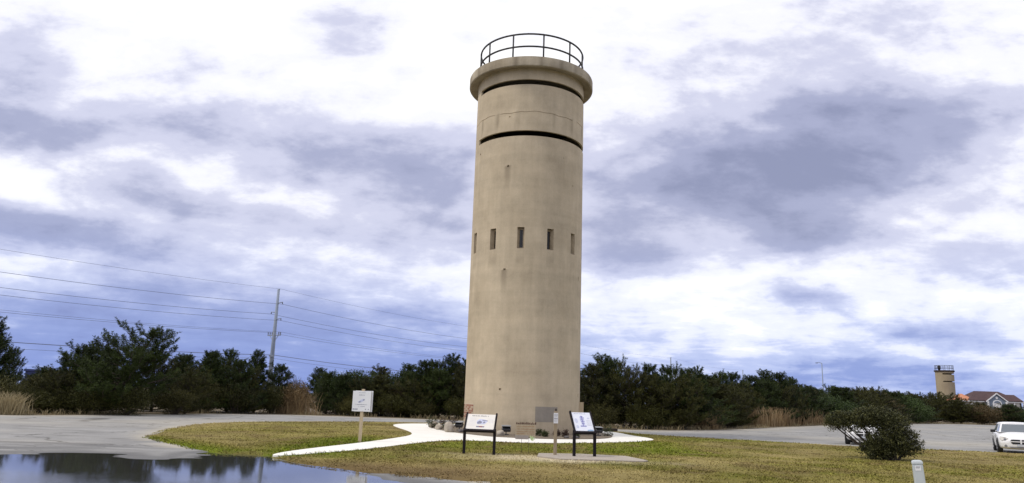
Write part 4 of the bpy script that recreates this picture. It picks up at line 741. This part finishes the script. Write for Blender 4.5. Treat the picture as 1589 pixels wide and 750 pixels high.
# bed plants
for i, (x, y, s, m, lab) in enumerate([(-3.95, 41.0, .42, 'bed_leaves', 'grey-green plant at the pointed end of the planting bed'), (-3.35, 40.4, .36, 'bed_leaves_red', 'dark reddish plant behind the small pale rock'), (-2.9, 41.5, .40, 'bed_leaves_red', 'dark reddish plant against the tower side of the bed'), (-2.95, 38.4, .25, 'bed_leaves', 'low green plant behind the large pale boulder'), (1.55, 35.5, .24, 'bed_leaves', 'small dark tufted plant before the tower wall beside the yard sign'), (1.80, 34.7, .20, 'bed_leaves', 'smallest tufted plant in the bed before the grey cement patch'), (2.42, 35.8, .24, 'bed_leaves_red', 'small reddish tuft behind the notice post'), (2.75, 35.5, .24, 'bed_leaves_red', 'dark brown tuft right against the wall below the cement patch'), (3.25, 35.0, .26, 'bed_leaves', 'small green tuft between the notice post and the framed panel'), (5.05, 37.8, .36, 'bed_leaves', 'round green shrub at the end of the bed by the floodlight')]):
    s = s*(.62 if x > 0 and x < 4 else .85)
    tm, cm = shrub_meshes(200+i, [(0, 0, s*.9, s*.7, s*.7, s*.8), (s*.3, 0, s*.7, s*.5, s*.5, s*.55), (-s*.3, .05, s*.65, s*.5, s*.5, s*.5)], 70, .07, 9, .05, 3, stem_r=.010, lw=.3)
    cm.materials.append(MATS[m]); r = root('bed_plant', (x, y, .084), 0, lab, 'plant'); tm.build('stem', 'bark', r, True); link_mesh('foliage', cm, None, r)
# tall dry reeds and verge straw
def blades(seed, pts, h0, h1, w0, lean, tintlo=.1):
    rg = np.random.default_rng(seed); n = len(pts); h = rg.uniform(h0, h1, n); a = rg.uniform(0, 6.28, n); th = rg.uniform(0, 6.28, n); l = rg.uniform(.05, lean, n)*h; b = np.column_stack([pts, np.full(n, .02)])
    d = np.column_stack([np.cos(a), np.sin(a), np.zeros(n)]); s = np.column_stack([np.cos(th), np.sin(th), np.zeros(n)])*w0; m = b + d*(l*.3)[:, None] + np.column_stack([np.zeros(n), np.zeros(n), h*.62]); e = b + d*l[:, None] + np.column_stack([np.zeros(n), np.zeros(n), h])
    V = np.concatenate([np.stack([b-s, b+s, m+s*.8, m-s*.8], 1), np.stack([m-s*.8, m+s*.8, e+s*.25, e-s*.25], 1)]); t = rg.uniform(tintlo, 1, n); return fast_mesh('reeds', V, 4, attr=np.concatenate([t, t]))
def reed_clump(x, y, rx, ry, n, h0, h1, label, seed, m='reed'):
    rg = np.random.default_rng(seed); p = rg.normal(0, .45, (n, 2))*np.array([rx, ry]); me = blades(seed, p, h0*.35, h1, .014, .9); o = link_mesh('reed_clump', me, m); o.location = (x, y, .02); tag(o, label, 'reeds')
plant('brown_b', -17.2, 61.4, 2.7, 3.2, 'fluffy tan bush behind the brown reeds by the utility pole', 'bush')
reed_clump(-16.9, 60.6, 1.9, .7, 700, .7, 1.9, 'tall clump of brown reeds at the foot of the utility pole', 1)
reed_clump(-27.0, 41.4, .9, .7, 700, .6, 1.25, 'pale dry grass clump at the end of the lot beside olive shrubs', 2, 'straw')
reed_clump(-28.6, 41.3, .7, .6, 500, .8, 1.5, 'taller tan grass clump at the edge of the picture before the olive shrubs', 3, 'straw')
reed_clump(15.0, 57.0, .9, .6, 500, .6, 1.2, 'tan grass clump in a gap of the pines beyond the lot', 4)
def verge_straw():
    rg = np.random.default_rng(8); P = []; fe = np.array(FAR_EDGE)
    def along(xa, xb, dens, depth):
        for i in range(len(fe)-1):
            a, b = fe[i], fe[i+1]
            if a[0] < xa or b[0] > xb: continue
            l = np.linalg.norm(b-a); n = int(l*dens); t = rg.random((n, 1)); nrm = np.array([-(b-a)[1], (b-a)[0]])/l; k = rg.random((n, 1))**1.6*depth; q = a+(b-a)*t + nrm*k; P.append(q[rg.random(n) < np.clip(3.0*(vnoise(q[:, 0], q[:, 1], 2.2, 6)-.42), .03, 1)])
    along(-34, -22.3, 60, 1.0); along(-22.4, 5, 75, 1.6); along(5, 24, 60, 1.2); along(24, 64, 90, 3.5); along(63, 126, 90, 3.0); p = np.concatenate(P); o = link_mesh('dry_grass', blades(5, p, .06, .40, .016, 1.0), 'straw'); tag(o, 'ragged tan dry grass along the edge of the lot', 'dry grass', kind='stuff')
    # the tall tan grass bank in front of the trees by the bush
    q = np.column_stack([rg.uniform(0, 1, 5200), rg.uniform(0, 1, 5200)]); a, b = np.array([23.2, 68.6]), np.array([39, 92.2]); pt = a+(b-a)*q[:, :1] + np.array([-.835, .55])*q[:, 1:]*2.6; pt = pt[rg.random(len(pt)) < np.clip(.3+2*(vnoise(pt[:, 0], pt[:, 1], 2.5, 3)-.3), .1, 1)]
    o = link_mesh('tall_dry_grass', blades(6, pt, .8, 1.9, .028, .5), 'reed'); tag(o, 'bank of tall tan grass before the pines beyond the lot', 'dry grass', kind='stuff')
verge_straw()

# ------------------------------------------------------------------ cars
def build_car(loc, rz, label):
    t = root('parked_car', loc, rz, label, 'car', None)
    # front faces local -y
    st = [(-2.18, .50, .34, .52, .60), (-2.13, .74, .25, .60, .70), (-1.98, .83, .21, .70, .82), (-1.6, .87, .20, .82, .91), (-1.0, .885, .20, .90, 1.00), (-.55, .89, .20, .94, 1.03), (.3, .89, .20, .96, 1.02), (1.2, .89, .20, .98, 1.02), (1.9, .875, .22, .99, 1.03), (2.12, .82, .27, .95, 1.0), (2.18, .70, .36, .85, .9)]
    V = []; n = 0
    for y, w, zs, zb, zt in st:
        half = [(w*.80, zs), (w*.97, zs+.06), (w*1.0, zs+.25), (w*1.01, (zs+zb)*.5+.08), (w*.985, zb-.06), (w*.93, zb+.015), (w*.62, zt-.005), (w*.25, zt+.02)]
        ring = half + [(-x, z) for x, z in reversed(half)]; n = len(ring); V += [(x, y, z) for x, z in ring]
    Fs = [(i*n+k, i*n+(k+1) % n, (i+1)*n+(k+1) % n, (i+1)*n+k) for i in range(len(st)-1) for k in range(n)] + [tuple(range(n)), tuple((len(st)-1)*n+k for k in reversed(range(n)))]
    b = MB().add(V, Fs).build('body', 'car_paint', t, True); md = b.modifiers.new('s', 'SUBSURF'); md.levels = md.render_levels = 2
    # cabin: glass house with painted pillars and roof
    g0 = [(-.76, -.98, .98), (.76, -.98, .98), (.80, .1, 1.0), (.80, 1.9, 1.02), (.66, 2.08, 1.02), (-.66, 2.08, 1.02), (-.80, 1.9, 1.02), (-.80, .1, 1.0)]
    g1 = [(-.60, -.20, 1.42), (.60, -.20, 1.42), (.65, .2, 1.44), (.64, 1.55, 1.42), (.55, 1.75, 1.40), (-.55, 1.75, 1.40), (-.64, 1.55, 1.42), (-.65, .2, 1.44)]
    def quad(name, a, b_, c, d, m, off=.0, th=.01): 
        P = [Vector(p) for p in (a, b_, c, d)]; nrm = (P[1]-P[0]).cross(P[3]-P[0]).normalized(); Q = [p+nrm*off for p in P]; return MB().add(Q + [p-nrm*th for p in Q], [(0, 1, 2, 3), (7, 6, 5, 4), (0, 4, 5, 1), (1, 5, 6, 2), (2, 6, 7, 3), (3, 7, 4, 0)]).build(name, m, t)
    cab = MB().add(g0+g1, [(i, (i+1) % 8, 8+(i+1) % 8, 8+i) for i in range(8)] + [tuple(range(8, 16))]).build('cabin', 'car_paint', t)
    lerp = lambda a, b_, k: tuple(a[i]+(b_[i]-a[i])*k for i in range(3))
    def inset(i, j, s0, s1, lo, hi): A, B = lerp(g0[i], g1[i], lo), lerp(g0[i], g1[i], hi); D, E = lerp(g0[j], g1[j], lo), lerp(g0[j], g1[j], hi); return lerp(A, D, s0), lerp(A, D, s1), lerp(B, E, s1), lerp(B, E, s0)
    quad('windscreen', *inset(0, 1, .05, .95, .04, .90), 'car_glass', .006)
    quad('rear_window', *inset(4, 5, .08, .92, .15, .85), 'car_glass', .006)
    for i, j in ((1, 2), (2, 3)): quad('side_window', *inset(i, j, .10 if i == 1 else .05, .94 if i == 1 else .45, .08, .86), 'car_glass', .006)
    quad('side_window', *inset(2, 3, .52, .92, .08, .84), 'car_glass', .006)
    for i, j in ((7, 0), (6, 7)): quad('side_window', *inset(i, j, .06 if i == 7 else .55, .90 if i == 7 else .95, .08, .86), 'car_glass', .006)
    quad('side_window', *inset(6, 7, .08, .48, .08, .84), 'car_glass', .006)
    rf = MB(); prof = [(-.64, 1.425), (-.60, 1.465), (-.40, 1.49), (0, 1.50), (.40, 1.49), (.60, 1.465), (.64, 1.425)]; ys = [(-.26, -.055, .93), (-.1, -.015, 1.0), (.5, 0, 1.03), (1.3, -.01, 1.02), (1.78, -.05, .92)]
    for y, dz, k in ys: rf.v += [(x*k, y, z+dz) for x, z in prof]
    rf.f = [(i*7+k, i*7+k+1, i*7+8+k, i*7+7+k) for i in range(4) for k in range(6)] + [tuple(range(7)), tuple(28+k for k in reversed(range(7))), tuple([i*7 for i in range(5)] + [i*7+6 for i in reversed(range(5))])]; rf.build('roof', 'car_paint', t, True)
    for x in (-1, 1):
        for y in (-1.36, 1.30):
            MB().tube([(x*.70, y, .33), (x*.893, y, .33), (x*.905, y, .33)], [.40, .40, .385], 28).build('wheel_arch', 'trim_black', t, False)
            w = MB(); pr = [(.20, .70), (.30, .695), (.325, .72), (.33, .78), (.33, .86), (.325, .905), (.30, .925), (.20, .922)]; vs = []; 
            for r_, xx in pr: vs += [(x*xx, y + r_*math.cos(2*math.pi*k/28), .33 + r_*math.sin(2*math.pi*k/28)) for k in range(28)]
            w.add(vs, [(i*28+k, i*28+(k+1) % 28, ((i+1) % 8)*28+(k+1) % 28, ((i+1) % 8)*28+k) for i in range(8) for k in range(28)]); ty = w.build('tyre', 'tyre', t, True)
            r_ = MB(); r_.tube([(x*.80, y, .33), (x*.912, y, .33)], .198, 24)
            for k in range(5): a = 2*math.pi*k/5; m = Matrix.Translation((x*.918, y, .33)) @ Matrix.Rotation(a, 4, 'X'); r_.box(-.012, .012, -.035, .035, .03, .19, m)
            ri = r_.build('rim', 'rim', ty)
        hl = MB(); hl.add([(x*.50, -2.145, .60), (x*.76, -2.10, .62), (x*.835, -1.93, .70), (x*.80, -1.90, .80), (x*.62, -2.05, .775), (x*.48, -2.10, .725), (x*.50, -1.95, .62), (x*.76, -1.90, .62), (x*.78, -1.80, .70), (x*.75, -1.80, .77), (x*.6, -1.9, .75), (x*.48, -1.95, .72)], [(0, 1, 2, 3, 4, 5), (6, 11, 10, 9, 8, 7)] + [(i, i+6, (i+1) % 6+6, (i+1) % 6) for i in range(6)]); h_ = hl.build('headlight', 'lamp_clear', t)
        MB().tube([(x*.62, -2.10, .675), (x*.62, -2.135, .675)], .055, 14).build('lamp_lens', 'chrome', h_)
        MB().tube([(x*.60, -2.02, .37), (x*.60, -2.155, .37)], [.075, .06], 16).build('fog_light', 'bumper_grey', t)
        mi = MB().box(-.10, .10, -.06, .06, -.065, .075, Matrix.Translation((x*.985, -.62, 1.03)) @ Matrix.Rotation(R(8*x), 4, 'Z')).build('wing_mirror', 'trim_black', t, bevel=.025); MB().box(x*.86-.06, x*.86+.06, -.64, -.58, .99, 1.03).build('mirror_arm', 'trim_black', mi)
        for y in (.32, 1.25): MB().box(x*.905-.012, x*.905+.012, y-.09, y+.09, .80, .83).build('door_handle', 'car_paint', t, bevel=.006)
        for y in (-.62, .45, 1.42): MB().box(x*.897-.004, x*.897+.004, y-.006, y+.006, .34, .93).build('door_seam', 'trim_black', t)
        MB().box(x*.60-.14, x*.60+.14, 2.08, 2.17, .72, .95).build('tail_light', 'ink_red', t, bevel=.02)
    gr = MB(); gr.poly([(-.36, .68), (.36, .68), (.42, .60), (.34, .47), (-.34, .47), (-.42, .60)], .08, Matrix.Translation((0, -2.195, 0))); g_ = gr.build('grille', 'trim_black', t)
    MB().box(-.42, .42, -2.222, -2.197, .56, .60).build('grille_bar', 'car_paint', g_, bevel=.005); MB().box(-.03, .03, -2.224, -2.198, .47, .68).build('grille_bar', 'car_paint', g_, bevel=.005)
    MB().box(-.44, .44, -2.17, -2.10, .27, .35).build('lower_intake', 'bumper_grey', t, bevel=.01); MB().box(-.17, .17, -2.20, -2.185, .36, .45).build('number_plate', 'plate', t, bevel=.004)
    MB().box(-.80, .80, -1.06, -1.00, .965, .985).build('wiper_cowl', 'trim_black', t)
    return t
build_car((24.35, 36.35, .012), R(-29.5), 'white hatchback parked in the open lot with its black grille showing').scale = (.97, .97, .94)
build_car((19.05, 40.4, .012), R(-27), 'white car mostly hidden behind the lawn bush')

# ------------------------------------------------------------------ utility line
P1 = Vector((-31.45, 100, 0)); STEP = Vector((39.4, 59, 0)); ALONG = STEP.normalized(); ACR = Vector((ALONG.y, -ALONG.x, 0))
ARMS = [(13.55, 1, 1.05), (12.3, -1, 1.05), (11.35, 1, 1.05)]; XZ = 9.15; CZ = 6.4
def utility_pole(p, label, group=None):
    t = root('utility_pole', p, 0, label, 'utility pole', group); MB().tube([(0, 0, -.1), (0, 0, 15.4)], [.36, .16], 14).build('pole_shaft', 'pole_grey', t, True)
    def v(a, z): return ACR*a + Vector((0, 0, z))
    for z, s, l in ARMS:
        MB().tube([v(0, z-.12), v(s*l*.5, z-.02), v(s*l, z+.03)], [.075, .06, .05], 8).build('davit_arm', 'pole_grey', t, True); MB().tube([v(s*l, z+.06), v(s*l, z-.22)], [.05, .07], 8).build('insulator', 'insulator', t)
    MB().tube([v(0, 15.3), v(.25, 15.42)], .04, 6).build('ground_wire_arm', 'pole_grey', t)
    MB().tube([v(-1.3, XZ), v(1.3, XZ)], .065, 8).build('crossarm', 'pole_grey', t)
    for s in (-1, 1): MB().tube([v(s*.85, XZ-.03), v(0, XZ-.95)], .04, 6).build('crossarm_brace', 'pole_grey', t)
    for a in (-1.25, -.85, -.45, .9, 1.25): MB().tube([v(a, XZ+.05), v(a, XZ+.42)], [.05, .075], 8).build('insulator', 'insulator', t)
    MB().box(-.3, .3, -.42, -.30, CZ-.1, CZ+.15).build('cable_bracket', 'pole_grey', t)
for k, lab in ((0, 'grey steel utility pole with crossarm rising behind the reeds'), (1, 'utility pole hidden behind the tower'), (2, 'far utility pole top above the pines beside the tower'), (3, 'farthest utility pole top showing above the pines')): utility_pole(P1+STEP*k, lab)
def wire(off, z, sag, rad, label, ks=(-1, 0, 1, 2, 3)):
    pts = []
    for k in ks[:-1]:
        a, b = P1+STEP*k, P1+STEP*(k+1)
        for i in range(14): u_ = i/14; pts.append(a+(b-a)*u_ + ACR*off + Vector((0, 0, z - sag*4*u_*(1-u_))))
    pts.append(P1+STEP*ks[-1] + ACR*off + Vector((0, 0, z))); o = MB().tube(pts, rad, 5).build('power_line', 'wire'); tag(o, label, 'power line')
wire(.25, 15.42, .9, .014, 'thin top wire strung from the tips of the utility poles')
wire(1.05, 13.3, 1.1, .022, 'power line on the top davit arms of the utility poles'); wire(-1.05, 12.05, 1.1, .022, 'power line on the single middle arms of the utility poles'); wire(1.05, 11.1, 1.1, .020, 'power line on the lowest davit arms of the utility poles')
wire(-1.25, XZ+.42, 1.0, .018, 'power line on the outer end of the crossarms toward the lot'); wire(1.25, XZ+.42, 1.0, .014, 'power line on the outer end of the crossarms away from the lot')
wire(0, CZ+.15, .9, .036, 'thick dark cable slung lowest on the utility poles'); wire(-.3, CZ-.25, 1.1, .016, 'slack thinner cable hanging just under the thick one')
t = root('street_light', (62.9, 150, 0), 0, 'slim far street light standing above the pines', 'street light'); MB().tube([(0, 0, 0), (0, 0, 11.0)], [.14, .09], 8).build('pole_shaft', 'pole_grey', t, True); MB().tube([(0, 0, 10.95), (-.5, 0, 11.1), (-.95, 0, 11.05)], .05, 6).build('lamp_arm', 'pole_grey', t); MB().box(-1.25, -.8, -.12, .12, 10.92, 11.05).build('lamp_head', 'insulator', t, bevel=.02)

# ------------------------------------------------------------------ second tower, buildings
def far_tower():
    t = root('observation_tower', (124.1, 213, 0), 0, 'far weathered second observation tower standing above the tree line', 'tower'); RO = 2.35; SA = (-42, 100); sl = [(12.75, 13.1), (10.7, 10.98)]
    zs = sorted({0, 13.6, 3, 6, 9, *[z for s in sl for z in s]}); th = sorted(set(np.arange(-180, 180, 7.5).tolist()) | set(SA)); mid = [(th[j]+(th[j+1] if j < len(th)-1 else 180))/2 for j in range(len(th))]
    polar_wall('drum_wall', t, 'far_concrete', RO, .35, zs, th, lambda j, k: any(s[0] <= zs[k] < s[1] for s in sl) and SA[0] < mid[j] < SA[1], lambda j, k: 0)
    for z in (9.9, 12.0): MB().lathe([(.02, z), (1.99, z), (1.99, z+.2), (.02, z+.2)], 32, closed=True).build('light_stop_floor', 'inside', t)  # same unseen dark floors, added to keep light out of the drum
    MB().lathe([(.02, 13.59), (2.58, 13.57), (2.62, 13.7), (2.60, 13.95), (.02, 14.0)], 40).build('roof_slab', 'dark_wood', t); railing(t, 2.35, 13.95, 15.3, 12, 5, .05, (1.0, .5))
    MB().tube([(-1.75, -.6, 13.96), (-1.75, -.6, 14.4), (-1.75, -.6, 15.1), (-1.75, -.6, 15.3)], [.2, .42, .42, .2], 14).build('roof_tank', 'black_iron', t)
far_tower()
def clubhouse():
    t = root('clubhouse', (128.0, 202, 0), R(-6), 'far pale building with dark hipped roof and white arched gable', 'building')
    MB().box(-5.2, 7.0, -3, 5, 0, 5.7).build('wall', 'house_wall', t)
    def hip(name, x0, x1, y0, y1, z0, z1, m, rx): 
        ym = (y0+y1)/2; return MB().add([(x0, y0, z0), (x1, y0, z0), (x1, y1, z0), (x0, y1, z0), (x0+rx, ym, z1), (x1-rx, ym, z1), (x0, y0, z0-.15), (x1, y0, z0-.15), (x1, y1, z0-.15), (x0, y1, z0-.15)], [(0, 1, 5, 4), (1, 2, 5), (2, 3, 4, 5), (3, 0, 4), (6, 9, 8, 7), (0, 6, 7, 1), (1, 7, 8, 2), (2, 8, 9, 3), (3, 9, 6, 0)]).build(name, m, t)
    hip('roof', -5.6, 7.4, -3.5, 5.5, 5.75, 8.2, 'roof_brown', 3.4)
    MB().box(4.9, 8.0, -2.0, 3.4, 0, 5.55).build('wing_wall', 'shade_porch', t); hip('wing_roof', 3.0, 8.3, -2.6, 4.1, 5.72, 7.45, 'roof_brown', .5)
    MB().box(-8.2, -5.22, -2.6, 3.0, 0, 5.35).build('side_wing_wall', 'house_wall', t); hip('side_wing_roof', -8.6, -3.4, -3.1, 3.6, 5.5, 7.35, 'roof_orange', 2.3)['label'] = 'pale orange hipped roof over the side wing'
    MB().add([(-1.4, -4.0, 0), (3.2, -4.0, 0), (3.2, -4.0, 5.5), (.9, -4.0, 7.25), (-1.4, -4.0, 5.5), (-1.4, -3.0, 0), (3.2, -3.0, 0), (3.2, -3.0, 5.5), (.9, -1.0, 7.25), (-1.4, -3.0, 5.5)], [(0, 1, 2, 3, 4), (0, 4, 9, 5), (1, 6, 7, 2), (2, 7, 8, 3), (4, 3, 8, 9)]).build('gable_wall', 'house_grey', t)
    for s in (-1, 1):
        MB().add([(.9, -4.3, 7.72), (.9+s*2.75, -4.3, 5.55), (.9+s*2.75, -4.3, 5.25), (.9, -4.3, 7.38), (.9, -4.16, 7.72), (.9+s*2.75, -4.16, 5.55), (.9+s*2.75, -4.16, 5.25), (.9, -4.16, 7.38)], [(0, 1, 2, 3), (4, 7, 6, 5), (0, 4, 5, 1), (1, 5, 6, 2), (2, 6, 7, 3), (3, 7, 4, 0)]).build('rake_board', 'house_white', t)
        MB().add([(.9, -4.158, 7.71), (.9+s*2.74, -4.158, 5.54), (.9+s*2.74, -4.158, 5.40), (.9, -4.158, 7.55), (.9, .4, 7.71), (.9+s*2.74, -2.6, 5.54), (.9+s*2.74, -2.6, 5.40), (.9, .4, 7.55)], [(0, 1, 2, 3), (4, 7, 6, 5), (0, 4, 5, 1), (1, 5, 6, 2), (2, 6, 7, 3), (3, 7, 4, 0)]).build('gable_roof', 'roof_brown', t)
    for x in (-1.55, 3.0): MB().box(x, x+.35, -4.35, -4.0, 0, 5.5).build('column', 'house_white', t)
    arc = [(.9+1.1*math.cos(math.pi*k/12), 5.05+.85*math.sin(math.pi*k/12)) for k in range(13)]; fr = MB(); fr.poly(arc + [(-.2, 4.0), (2.0, 4.0)][:2], .10, Matrix.Translation((0, -4.12, 0))); w = fr.build('arched_window', 'house_white', t)
    arc2 = [(.9+.88*math.cos(math.pi*k/12), 5.08+.62*math.sin(math.pi*k/12)) for k in range(13)]
    for i in range(4): a0, a1 = arc2[i*3], arc2[i*3+3]; MB().poly([(.9+.08*(a0[0]-.9), 5.1), (a0[0]*.95+.045, a0[1]), (a1[0]*.95+.045, a1[1])], .03, Matrix.Translation((0, -4.16, 0))).build('pane', 'house_grey', w)
    MB().poly([(.9+.32*math.cos(k*math.pi/6), 6.45+.32*math.sin(k*math.pi/6)) for k in range(12)], .06, Matrix.Translation((0, -4.1, 0))).build('round_vent', 'house_white', t)
    for x in (-6.8, -4.2, 5.6, 7.9): MB().box(x-.14, x+.14, -3.3, -3.05, 0, 5.5).build('column', 'house_white', t)
    MB().box(-8.3, 8.1, -3.38, -3.12, 5.3, 5.56).build('eave_fascia', 'house_white', t)
clubhouse()
def blue_building():
    t = root('blue_building', (-55.2, 90, 0), R(20), 'dark blue flat building glimpsed between the pines', 'building'); MB().box(-1.6, 2.6, -1.5, 3, 0, 3.15).build('wall', 'house_blue', t); MB().box(-1.75, 2.75, -1.65, 3.15, 3.16, 3.42).build('roof', 'house_blue', t, bevel=.02); MB().box(1.2, 2.2, -1.54, -1.505, 1.9, 2.7).build('window', 'house_white', t)
blue_building()
